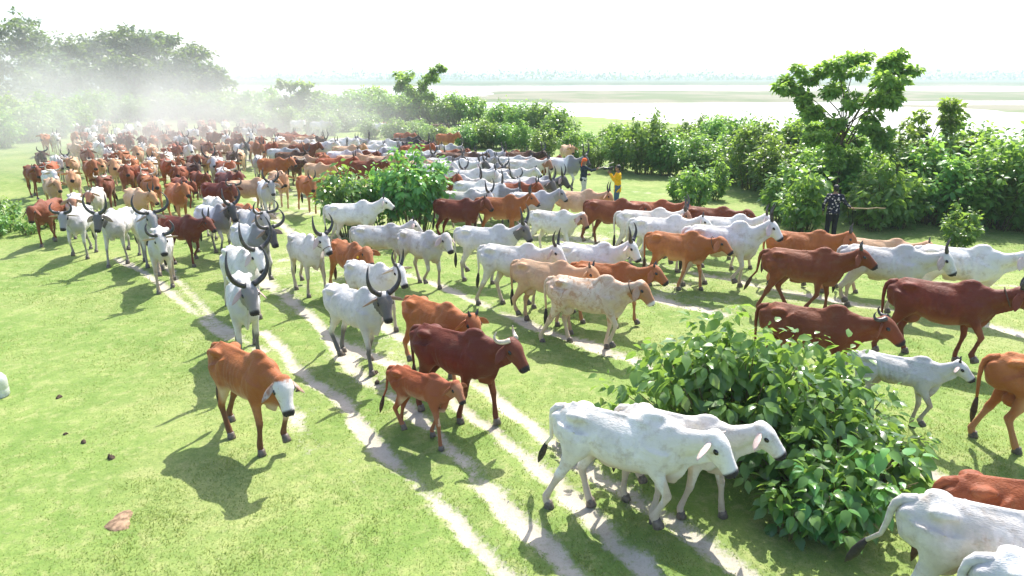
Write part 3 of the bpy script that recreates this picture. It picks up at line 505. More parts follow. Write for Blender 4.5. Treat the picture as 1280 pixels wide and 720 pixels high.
# shrub in the middle of the herd: a tall clump and a lower one
shrub_proto('mid_tall', 81, 2.75, 1.3, 1.05, 74, .24, 30, dome=.28, droop=.7, mat='bush_leaf'); shrub_proto('mid_low', 82, 2.35, 1.2, .95, 54, .24, 26, dome=.45, droop=.7, mat='bush_leaf')
shrub('mid_tall', -3.1, 21.3, .4, 1., 'tall leafy shrub with the herd parting around it'); shrub('mid_low', -5.2, 21.3, 1.2, 1., 'lower leafy shrub beside the tall one amid the herd'); shrub('mid_low', -4.15, 21.7, 3.3, .95, 'leafy shrub squeezed between the tall and the lower shrub amid the herd')
shrub('young1', 13.1, 19.6, 1., .62, 'small upright plant standing alone on the grass before the hedge', name='plant')
for x, y, rz, s in ((-16.6, 21.9, 0, 1.), (-15.6, 22.4, 2, .9), (-17.3, 22.6, 4, 1.1), (-16.2, 21.0, 5, .75), (-15.4, 21.3, 3, .6)): shrub('weed%d' % (int(rz) % 2), x, y, rz, s, 'pale green weed clump growing beside the red-brown cow', 'pale weeds at the edge of the herd', name='weed')

# the big leafy bush: single leaves that can be told apart are parts, the rest is one mass
P, D, Sz, T, st = shoots(91, 1.90, 2.0, 1.2, 120, .215, 22, droop=.8, low=.10, dome=.42)
P2, D2, S2, T2, st2 = shoots(92, 1.15, 1.25, 1.0, 50, .21, 18, droop=.65, low=.1, dome=.4); off = np.array([.80, -1.05, 0.]); P = np.vstack([P, P2 + off]); D = np.vstack([D, D2]); Sz = np.append(Sz, S2); T = np.append(T, T2); st += [s + off for s in st2]
P2, D2, S2, T2, st2 = shoots(93, 1.25, .8, .7, 28, .21, 18, droop=.6, low=.1, dome=.4); off = np.array([1.55, .25, 0.]); P = np.vstack([P, P2 + off]); D = np.vstack([D, D2]); Sz = np.append(Sz, S2); T = np.append(T, T2); st += [s + off for s in st2]
for sd_, H_, W_, n_, ox, oy in ((94, .75, .42, 12, .05, -1.75), (95, .85, .45, 14, .55, -1.75), (96, .95, .5, 14, 1.75, -.75), (97, .7, .4, 9, -1.9, .15)):
    P2, D2, S2, T2, st2 = shoots(sd_, H_, W_, W_, n_, .18, 18, droop=.75, low=.1, dome=.4); off = np.array([ox, oy, 0.]); P = np.vstack([P, P2 + off]); D = np.vstack([D, D2]); Sz = np.append(Sz, S2); T = np.append(T, T2); st += [s + off for s in st2]
P[:, 2] = np.maximum(P[:, 2], .08); bush = empty('leafy_bush', (2.95, 8.05, 0)); tag(bush, 'big leafy green bush that the herd walks around', 'bush')
roll = RNG.normal(0, .5, len(P)); out_ = P[:, 2] / 1.7 * .9 - P[:, 1] * .45 + np.hypot(P[:, 0] / 2, P[:, 1] / 1.3) * .5 + Sz * 2; o_ = np.argsort(-out_); pick, rest = o_[:300], o_[300:]
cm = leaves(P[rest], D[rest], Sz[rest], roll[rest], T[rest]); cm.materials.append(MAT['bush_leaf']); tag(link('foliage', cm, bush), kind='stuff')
HERO = np.array([(0, 0, 0), (.10, .19, .03), (.10, -.19, .03), (.14, 0, 0), (.33, .29, .055), (.33, -.29, .055), (.36, 0, .005), (.62, .23, .03), (.62, -.23, .03), (.63, 0, -.035), (.84, .10, -.06), (.84, -.10, -.06), (1, 0, -.16)])
HERO_F = [(0, 3, 1), (0, 2, 3), (1, 3, 6, 4), (3, 2, 5, 6), (4, 6, 9, 7), (6, 5, 8, 9), (7, 9, 12, 10), (9, 8, 11, 12)]
lm = []
for k in range(4):
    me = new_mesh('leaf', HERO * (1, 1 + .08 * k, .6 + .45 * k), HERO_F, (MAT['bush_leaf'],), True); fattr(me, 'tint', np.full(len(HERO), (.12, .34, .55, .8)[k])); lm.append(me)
Dn, Ln, Un = frames(D[pick], roll[pick])
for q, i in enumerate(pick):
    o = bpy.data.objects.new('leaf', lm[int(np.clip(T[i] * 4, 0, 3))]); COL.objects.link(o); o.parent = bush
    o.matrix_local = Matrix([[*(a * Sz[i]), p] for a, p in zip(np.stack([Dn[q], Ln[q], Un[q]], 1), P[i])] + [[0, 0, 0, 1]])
V, F = stem_mesh([s_[:5] for s_ in st], .014, .006); link('stem', new_mesh('stem', V, F, (MAT['twig'],)), bush)

# trees
def limb(a, b, r0, r1, sag=.1, k=6, n=8):
    a, b = np.array(a, float), np.array(b, float); u = np.linspace(0, 1, k)[:, None]; p = a + (b - a) * u; p[:, 2:] += sag * np.sin(u * math.pi) * np.linalg.norm(b - a); p[1:-1] += RNG.normal(0, .03, (k - 2, 3)) * np.linalg.norm(b - a) * .5
    return tube(p, np.linspace(r0, r1, k), np.linspace(r0, r1, k), (.2, 1, .1), n)
def crown(clusters, size, per, seed, flat=.6, small=False, droop=.25):
    r = np.random.default_rng(seed); Ps, Ds, Ss, Ts = [], [], [], []
    for cx, cy, cz, rad in clusters:
        for _ in range(max(3, int(6 * rad / .6 * .6))):            # sub clumps keep the outline uneven
            c = np.array([cx, cy, cz]) + r.normal(0, .5, 3) * rad * (1, 1, flat); k = int(per * r.uniform(.6, 1.4)); v = r.normal(0, 1, (k, 3)); v /= np.linalg.norm(v, axis=1)[:, None]; q = rad * .48 * r.random(k) ** .45
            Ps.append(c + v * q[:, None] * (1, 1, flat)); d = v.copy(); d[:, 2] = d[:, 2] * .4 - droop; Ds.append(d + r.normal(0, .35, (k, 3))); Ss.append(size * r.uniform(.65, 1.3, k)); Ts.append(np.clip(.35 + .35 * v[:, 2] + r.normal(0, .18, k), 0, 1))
    P, D, Z, T = np.vstack(Ps), np.vstack(Ds), np.concatenate(Ss), np.concatenate(Ts)
    return leaves(P, D, Z, r.normal(0, .6, len(P)), T, *((SMALL, SMALL_F) if small else (LEAF, LEAF_F)))
def tree(name, loc, trunk_top, clusters, size, per, seed, label, r0=.12, mat='tree_leaf', group=None, **kw):
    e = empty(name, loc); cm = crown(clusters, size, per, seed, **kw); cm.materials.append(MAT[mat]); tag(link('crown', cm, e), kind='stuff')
    P_ = [limb((0, 0, -.1), trunk_top, r0, r0 * .6, 0, 6)]
    for cx, cy, cz, rad in clusters:
        if rad > .35: P_.append(limb(np.array(trunk_top) * R.uniform(.55, 1), (cx, cy, cz), r0 * .42, r0 * .1, .05, 5, 6))
    V, F = join(P_); link('trunk', new_mesh('trunk', V, F, (MAT['bark'],)), e); return tag(e, label, 'tree', group)
def px(lst, x0, y0, s, h0):  # crown clumps: offset from the trunk, height, size (chart units to metres), spread in depth
    return [((a - x0) / s, R.uniform(-1.1, 1.1) if d is None else d, h0 + (y0 - b) / s, c / s) for a, b, c, d in lst]
CR = [(985, 108, 14, None), (1003, 112, 16, None), (1020, 98, 18, None), (1043, 85, 20, None), (1068, 78, 20, None), (1092, 82, 17, None), (1120, 92, 20, None), (1132, 86, 14, None), (1098, 104, 20, None), (1070, 108, 22, None), (1045, 118, 20, None), (1022, 138, 14, None), (1012, 128, 12, None), (1062, 140, 20, None), (1085, 130, 18, None), (1040, 158, 16, None), (1075, 160, 16, None), (1055, 182, 18, None), (1030, 190, 16, None), (1075, 185, 18, None), (1050, 165, 18, None), (1090, 170, 15, None), (1015, 170, 13, None)]
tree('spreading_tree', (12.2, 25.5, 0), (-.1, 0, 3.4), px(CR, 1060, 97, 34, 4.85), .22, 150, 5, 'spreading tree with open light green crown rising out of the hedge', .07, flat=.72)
CR = [(1115, 155, 17, None), (1132, 138, 16, None), (1148, 126, 15, None), (1160, 135, 14, None), (1165, 150, 14, None), (1140, 165, 15, None), (1175, 172, 12, None), (1125, 178, 14, None), (1155, 180, 14, None)]
tree('sapling', (15.9, 26.8, 0), (.1, 0, 2.6), px(CR, 1140, 97, 30, 4.85), .20, 95, 6, 'thin sapling with sparse pale leaves beside the spreading tree', .05, flat=.85)
CR = [(505, 92, 9, None), (512, 102, 9, None), (503, 108, 8, None), (518, 112, 9, None), (535, 98, 9, None), (545, 90, 6, None), (530, 108, 9, None), (522, 120, 10, None), (540, 120, 7, None), (528, 130, 9, None), (552, 87, 4, None), (515, 128, 7, None)]
tree('forked_tree', (-9.8, 74., 0), (0, 0, 3.6), px(CR, 525, 97, 11, 4.8), .42, 60, 7, 'forked dark tree standing up against the bright river', .16, flat=.8, small=True)
CR = [(370, 104, 9, None), (382, 105, 10, None), (392, 109, 9, None), (400, 113, 6, None), (363, 101, 5, None), (386, 115, 7, None), (380, 124, 6, None)]
tree('flat_topped_tree', (-25.0, 84., 0), (.2, 0, 3.), px(CR, 384, 97, 10, 4.8), .42, 60, 8, 'small flat-topped tree above the distant shrubs', .15, flat=.5, small=True)
CR = [(445, 122, 11, None), (460, 114, 11, None), (475, 118, 11, None), (468, 126, 12, None), (484, 126, 9, None), (450, 132, 11, None), (470, 136, 12, None)]
tree('round_tree', (-16.4, 83., 0), (.2, 0, 2.4), px(CR, 465, 97, 10, 4.8), .42, 60, 9, 'rounded yellow-green tree among the distant shrubs', .15, flat=.8, small=True)
GF = 'hazy trees at the wood edge'
def wood_tree(x, y, H, Wd, seed, n, label):
    r = random.Random(seed); cl = []
    for _ in range(n):
        u = r.random() ** .7; a = r.uniform(0, 6.28); rr = Wd * math.sin(min(1, .15 + u) * 2.3) * r.uniform(.25, .95); cl.append((rr * math.cos(a), rr * math.sin(a), H * (.18 + .80 * u), Wd * r.uniform(.26, .42)))
    tree('wood_tree', (x, y, -.1), (r.uniform(-.4, .4), 0, H * .55), cl, .62, 26, seed, label, .28, 'far_leaf', GF, flat=.7, small=True)
for i, (x, H, Wd, y) in enumerate(((-81, 13.5, 5.2, 99), (-74, 12.8, 5., 97), (-67.5, 12.6, 4.6, 100), (-62, 9.2, 3.6, 98), (-57.5, 10.2, 4.2, 101), (-53, 10.8, 4.4, 99), (-48.5, 10.6, 4.3, 100), (-44, 9.0, 4.0, 98), (-70, 9, 5, 92), (-59, 7.6, 4.6, 93), (-50, 7.4, 4.4, 94), (-40.8, 6.2, 3.2, 97))):
    wood_tree(x, y, H, Wd, 200 + i, 24, ('tall hazy wood tree rising above the dust', 'lower hazy wood tree in front of the taller ones', 'round-topped hazy tree at the river end of the wood')[0 if H > 10 else 1 if H > 6.5 else 2])
# woods on the far bank read as one mass
n = 14000; x = RNG.uniform(-1700, 1900, n); y = RNG.uniform(1250, 1900, n); hh = np.clip(8 + 11 * lump(x, y * .15, 130.) + 5 * lump(x, y * .3, 37.), 2, 30) * (1 + .5 * sstep(300, 900, x)); P = np.stack([x, y, RNG.random(n) * hh + .5], 1)
cm = leaves(P, RNG.normal(0, 1, (n, 3)), RNG.uniform(4, 9, n), RNG.uniform(0, 6, n), RNG.random(n), SMALL, SMALL_F); cm.materials.append(MAT['far_leaf']); tag(link('distant_woods', cm), 'pale line of far-off woods on the opposite river bank', 'woods', kind='stuff')

# ---------------------------------------------------------------- the herd
CATTLE = [  # x, y, heading, size, coat, horn, horn length, shape, label
    (-3.50, 8.29, -38, 1.00, 'bf', '', 0.00, dict(phase=0.62, yaw=-20, neck=-2, pitch=52, hump=0.8, ear=55, ribs=0.009), 'brown cow with a white face and dark legs, walking by itself on open grass'),
    (-1.23, 8.40, -36, 0.74, 'c', '', 0.00, dict(phase=0.4, yaw=-12, neck=16, pitch=42, hump=0.3, calf=1, dewlap=0.6, ribs=0.008, tail=-0.5), 'small red-brown calf with a white throat beside a dark red cow'),
    (-0.79, 9.02, -33, 1.00, 'dr', 'gir', 0.80, dict(phase=0.86, yaw=-8, neck=14, pitch=40, hump=0.9, pale=1, ear=50), 'glossy dark red cow with pale curled horns beside a calf'),
    (-1.24, 10.41, -45, 0.98, 'o', 'stub', 1.00, dict(phase=0.3, yaw=-10, neck=8, pitch=48, hump=0.5, tail=0.6), 'orange-brown cow half hidden behind the dark red cow with pale horns'),
    (-2.67, 11.00, -42, 1.02, 'g', 'lyre', 0.80, dict(phase=0.42, yaw=-18, neck=22, pitch=52, hump=1.0, ear=28, light=1, tail=0.8), 'white bull with dark grey face, pink ears and black front legs stepping over wheel ruts'),
    (-4.71, 11.36, -66, 1.08, 'g', 'lyre', 0.92, dict(phase=0.36, yaw=16, neck=24, pitch=56, hump=1.1, ear=55, light=1), 'pale grey bull with huge lyre horns and black shins, head turned aside'),
    (-5.59, 13.59, -52, 1.05, 'w', 'lyre', 0.95, dict(phase=0.1, yaw=12, neck=28, pitch=50, hump=1.0, ear=60), 'white bull with tall dark horns close behind the bull with black shins'),
    (-4.71, 15.16, -52, 1.02, 'w', 'lyre', 0.72, dict(phase=0.7, yaw=12, neck=28, pitch=46, hump=0.9, ear=60, halter=1), 'cream white bull wearing a rope halter, with upright dark horns'),
    (-3.63, 14.75, -51, 0.98, 'o', '', 0.00, dict(phase=0.2, yaw=-8, neck=12, pitch=35, hump=0.6, tag=1), 'orange-brown cow with a yellow ear tag among white cattle'),
    (-2.78, 12.93, -42, 0.97, 'w', 'up', 1.10, dict(phase=0.9, yaw=-6, neck=22, pitch=44, hump=0.7, ear=15, wide=1), 'white cow with spread pink ears and short black horns, facing the wheel ruts'),
    (-4.63, 19.53, 1, 0.98, 'w', 'stub', 1.20, dict(phase=0.5, yaw=8, neck=20, pitch=30, hump=0.9, ear=30), 'clean white cow passing in front of the leafy green shrub'),
    (-3.35, 16.87, -9, 0.93, 'dw', 'stub', 1.00, dict(phase=0.15, yaw=25, neck=22, pitch=42, hump=0.6, ear=20), 'small white cow with greyish head beside the leafy green shrub'),
    (-2.16, 15.80, -43, 1.00, 'dw', '', 0.00, dict(phase=0.0, yaw=-10, neck=16, pitch=46, hump=0.7, ear=50, ribs=0.009), 'bony grey-white cow without horns on the grass between two ruts'),
    (-0.62, 16.18, -20, 1.02, 'wd', 'lyre', 0.70, dict(phase=0.8, yaw=0, neck=24, pitch=50, hump=0.9, ear=10, thick=1), 'white bull with a dark muzzle and thick black horns, walking alongside a rut'),
    (0.03, 14.14, -26, 1.03, 'w', 'up', 1.15, dict(phase=0.06, yaw=-4, neck=18, pitch=44, hump=0.9, ear=40, tail=0.3), 'white cow with black upright horns just behind a tan cow'),
    (0.68, 12.94, -33, 0.99, 't', 'stub', 1.10, dict(phase=0.3, yaw=-4, neck=10, pitch=36, hump=0.7, udder=1), 'plain tan cow walking just behind the patchy white and tan cow'),
    (1.38, 11.84, -25, 1.00, 's', '', 0.00, dict(phase=0.12, yaw=-4, neck=12, pitch=44, hump=1.0, collar=1, ear=65, ribs=0.008, udder=1), 'patchy white and tan cow with a brown head, collar and pale nose'),
    (1.67, 14.33, -28, 1.00, 'w', 'lyre', 0.60, dict(phase=0.6, yaw=2, neck=26, pitch=48, hump=0.8, ear=20), 'white bull whose black horns rise above the tan cows'),
    (1.88, 13.03, -25, 0.95, 'o', 'stub', 0.80, dict(phase=0.7, yaw=2, neck=10, pitch=35, hump=0.5, ear=60), 'orange-brown cow whose head shows past the tan cows'),
    (1.14, 18.54, -33, 0.95, 'wb', '', 0.00, dict(phase=0.2, yaw=-12, neck=12, pitch=48, hump=0.6, ear=60), 'white cow with a blotchy brown head walking with its head low'),
    (-0.36, 20.43, -22, 1.02, 'o', 'up', 0.90, dict(phase=0.45, yaw=10, neck=24, pitch=34, hump=1.2, ear=25), 'chestnut bull with short dark horns in front of the grey cattle'),
    (0.64, 21.66, -20, 0.98, 'pg', 'stub', 1.40, dict(phase=0.85, yaw=18, neck=24, pitch=45, hump=0.9, ear=40), 'pale grey young bull with thin pale face beside the chestnut bull'),
    (2.10, 21.51, -25, 1.00, 't', 'up', 1.10, dict(phase=0.35, yaw=0, neck=12, pitch=50, hump=1.0, ear=30, out=1, tail=0.9), 'cream tan bull with V-shaped dark horns in front of the photographer'),
    (2.86, 19.58, -33, 1.04, 'r', '', 0.00, dict(phase=0.22, yaw=0, neck=4, pitch=30, hump=1.0, ear=50), 'tall red bull striding in front of the man in yellow'),
    (4.03, 19.71, -19, 1.00, 'r', 'stub', 1.00, dict(phase=0.6, yaw=0, neck=8, pitch=40, hump=0.8), 'red cow with its head beyond the tall red bull'),
    (3.61, 18.08, -18, 1.03, 'w', 'lyre', 0.62, dict(phase=0.12, yaw=-6, neck=14, pitch=46, hump=1.0, ear=20, brownface=1), 'white bull with brownish face and outspread horns in the walking file'),
    (3.80, 17.06, -17, 1.02, 'w', 'stub', 1.00, dict(phase=0.5, yaw=0, neck=14, pitch=34, hump=1.1, tail=0.5), 'white humped cow with dark tail base in the walking file'),
    (5.48, 18.62, -33, 1.00, 'r', '', 0.00, dict(phase=0.3, yaw=0, neck=8, pitch=30, hump=0.5), 'slim red cow along the hedge side of the file'),
    (5.51, 17.29, -20, 1.00, 'w', 'up', 0.90, dict(phase=0.75, yaw=0, neck=20, pitch=45, hump=1.1), 'white cow behind the biggest white bull'),
    (4.90, 15.54, -17, 1.10, 'w', 'up', 1.20, dict(phase=0.02, yaw=0, neck=24, pitch=42, hump=1.5, dewlap=1.2, ear=55), 'biggest white bull with a high hump and curved black horns'),
    (3.86, 15.48, -33, 0.98, 'o', '', 0.00, dict(phase=0.86, yaw=0, neck=6, pitch=34, hump=1.0, collar=1, ear=60), 'orange-brown young bull wearing a thin neck rope'),
    (6.77, 15.53, -24, 1.00, 'o', 'up', 0.70, dict(phase=0.4, yaw=-10, neck=16, pitch=48, hump=0.7, ear=70, greyear=1), 'light brown cow in front of the man with the floral shirt'),
    (6.00, 13.56, -25, 1.04, 'r', 'up', 0.55, dict(phase=0.97, yaw=0, neck=16, pitch=30, hump=0.7, ear=50, tail=0.9, stride=0.34, ribs=0.009), 'long-striding red cow with its tail swung back'),
    (4.70, 10.07, -32, 1.00, 'r', 'gir', 0.75, dict(phase=0.5, yaw=-4, neck=6, pitch=36, hump=1.0, ear=40), 'red cow with dark horns standing behind the big leafy bush'),
    (7.73, 13.74, -33, 1.06, 'w', 'up', 0.90, dict(phase=0.3, yaw=0, neck=8, pitch=48, hump=1.0, ear=65), 'white bull with a hanging ear walking behind a dark maroon cow'),
    (8.35, 15.11, -30, 0.95, 't', 'stub', 1.00, dict(phase=0.6, yaw=0, neck=12, pitch=45, hump=0.5), 'cream cow with brownish head beyond the white bulls'),
    (9.28, 13.70, -33, 1.06, 'w', 'up', 1.30, dict(phase=0.8, yaw=0, neck=8, pitch=46, hump=1.0, ear=60), 'white cow with long black horns leading the file'),
    (7.38, 11.13, -32, 1.06, 'dr', 'up', 0.62, dict(phase=0.14, yaw=0, neck=10, pitch=36, hump=0.7, udder=1, collar=1, ear=65, girth=1.12), 'heavy dark maroon cow with an udder and a neck cord'),
    (5.41, 8.81, -33, 0.78, 'w', 'stub', 0.80, dict(phase=0.1, yaw=0, neck=20, pitch=34, hump=0.5, calf=1, dewlap=0.7, ear=10, stride=0.34), 'white calf trotting beside the big leafy bush'),
    (7.01, 8.03, -24, 1.00, 'o', 'up', 0.60, dict(phase=0.52, yaw=0, neck=10, pitch=36, hump=0.7, udder=1), 'orange-tan cow walking just ahead of the trotting white calf'),
    (1.19, 6.60, -27, 1.00, 'w', '', 0.00, dict(phase=0.1, yaw=-10, neck=8, pitch=46, hump=0.6, ear=22, stride=0.26, tail=0.9, dewlap=1.1), 'thin white cow with black tail tip walking beside another white cow'),
    (1.86, 6.82, -30, 0.90, 'w', '', 0.00, dict(phase=0.85, yaw=6, neck=16, pitch=38, hump=0.4, ear=24, calf=0, girth=0.9), 'white heifer on the bush side of the thin white cow'),
    (4.17, 4.90, -23, 1.02, 'dw', 'up', 0.70, dict(phase=0.97, yaw=0, neck=12, pitch=40, hump=0.7, udder=1, tail=0.9, stride=0.36), 'dirty white cow with a black-tipped curling tail at the tip of the big bush'),
    (4.76, 5.39, -12, 0.98, 'r', 'up', 0.60, dict(phase=0.4, yaw=0, neck=10, pitch=40, hump=0.6, tail=0.2), 'red-brown cow between the big bush and the dirty white cow'),
    (4.34, 4.21, -19, 1.00, 'pg', 'up', 0.60, dict(phase=0.6, yaw=0, neck=10, pitch=40, hump=0.6, tail=0.2), 'grey-white cow alongside the dirty white cow with the curling tail'),
    (-8.25, 15.60, -66, 1.03, 'dw', 'wide', 0.62, dict(phase=0.36, yaw=16, neck=14, pitch=52, hump=0.9, ear=8), 'dusty white bull with spread reddish ears leading the horned group'),
    (-9.55, 17.54, -58, 1.06, 'wd', 'wide', 0.95, dict(phase=0.8, yaw=14, neck=22, pitch=52, hump=1.1, ear=30, lightface=1), 'white bull with wide rounded horns and a grey blaze'),
    (-8.72, 17.65, -25, 0.96, 'dr', 'up', 0.90, dict(phase=0.5, yaw=6, neck=10, pitch=40, hump=0.6), 'dark red cow hidden behind the wide-horned bull'),
    (-10.54, 18.02, -84, 1.05, 'wd', 'lyre', 0.82, dict(phase=0.3, yaw=-4, neck=18, pitch=56, hump=1.1, ear=40), 'cream bull with a black face stripe and sweeping horns'),
    (-11.92, 18.55, -76, 1.02, 'pg', 'wide', 0.58, dict(phase=0.12, yaw=-6, neck=10, pitch=56, hump=0.9, ear=12), 'white-bodied bull with narrow grey face and curved-in horns'),
    (-13.55, 20.98, -60, 1.00, 'wb', '', 0.00, dict(phase=0.7, yaw=0, neck=10, pitch=50, hump=0.8), 'white cow just behind the narrow-faced grey bull'),
    (-13.80, 20.10, -82, 0.98, 'r', '', 0.00, dict(phase=0.46, yaw=4, neck=2, pitch=62, hump=0.6, ear=60), 'red-brown cow beside the pale weeds, head lowered'),
    (-16.59, 24.62, -50, 0.98, 't', '', 0.00, dict(phase=0.2, yaw=10, neck=10, pitch=45, hump=0.7), 'tan cow close behind the head-lowered red cow'),
    (-19.79, 28.39, -39, 1.00, 'r', 'gir', 0.90, dict(phase=0.6, yaw=-20, neck=6, pitch=45, hump=0.6), 'red cow at the outer side of the herd on bright grass'),
    (-8.45, 23.44, -62, 1.03, 'pg', 'lyre', 0.72, dict(phase=0.5, yaw=6, neck=20, pitch=54, hump=1.0, ear=40), 'light grey bull with raised horns standing apart in the dusty gap'),
    (-9.42, 24.34, 8, 0.98, 't', 'stub', 1.00, dict(phase=0.3, yaw=8, neck=12, pitch=40, hump=0.7), 'tan cow seen side-on next to the light grey bull'),
    (-10.09, 23.35, -30, 1.00, 'dr', 'round', 0.80, dict(phase=0.75, yaw=-20, neck=8, pitch=50, hump=0.7), 'dark red cow next to the side-on tan cow'),
    (-8.24, 18.59, -38, 1.03, 'g', 'lyre', 0.74, dict(phase=0.1, yaw=4, neck=26, pitch=58, hump=1.1, ear=30), 'grey-shouldered bull with jet black head and horns'),
    (-6.28, 16.01, -44, 1.05, 'g', 'wide', 0.80, dict(phase=0.62, yaw=4, neck=18, pitch=50, hump=1.2, light=1), 'white bull with grey shoulder and dark blotched face'),
    (-7.02, 18.02, -48, 1.03, 'pg', 'round', 1.10, dict(phase=0.2, yaw=2, neck=18, pitch=50, hump=1.0), 'white bull with inward curling horns behind the grey-shouldered one'),
    (-9.07, 20.67, -50, 0.96, 'wb', '', 0.00, dict(phase=0.9, yaw=10, neck=6, pitch=50, hump=0.6), 'white cow with orange-brown withers hemmed in by horned bulls'),
    (-7.75, 19.51, -45, 0.97, 'o', 'gir', 0.70, dict(phase=0.55, yaw=-10, neck=4, pitch=50, hump=0.6), 'orange cow with drooping head between two horned bulls'),
    (2.19, 29.85, -31, 1.10, 'g', 'lyre', 0.95, dict(phase=0.1, yaw=4, neck=20, pitch=44, hump=1.5, ear=30, thick=1), 'large grey bull with dark shoulders and huge horns beside the man in the orange turban'),
    (3.00, 37.57, -75, 1.00, 't', 'stub', 1.00, dict(phase=0.3, yaw=-10, neck=10, pitch=45, hump=0.6), 'cream and brown cow coming out of the riverside shrubs'),
]
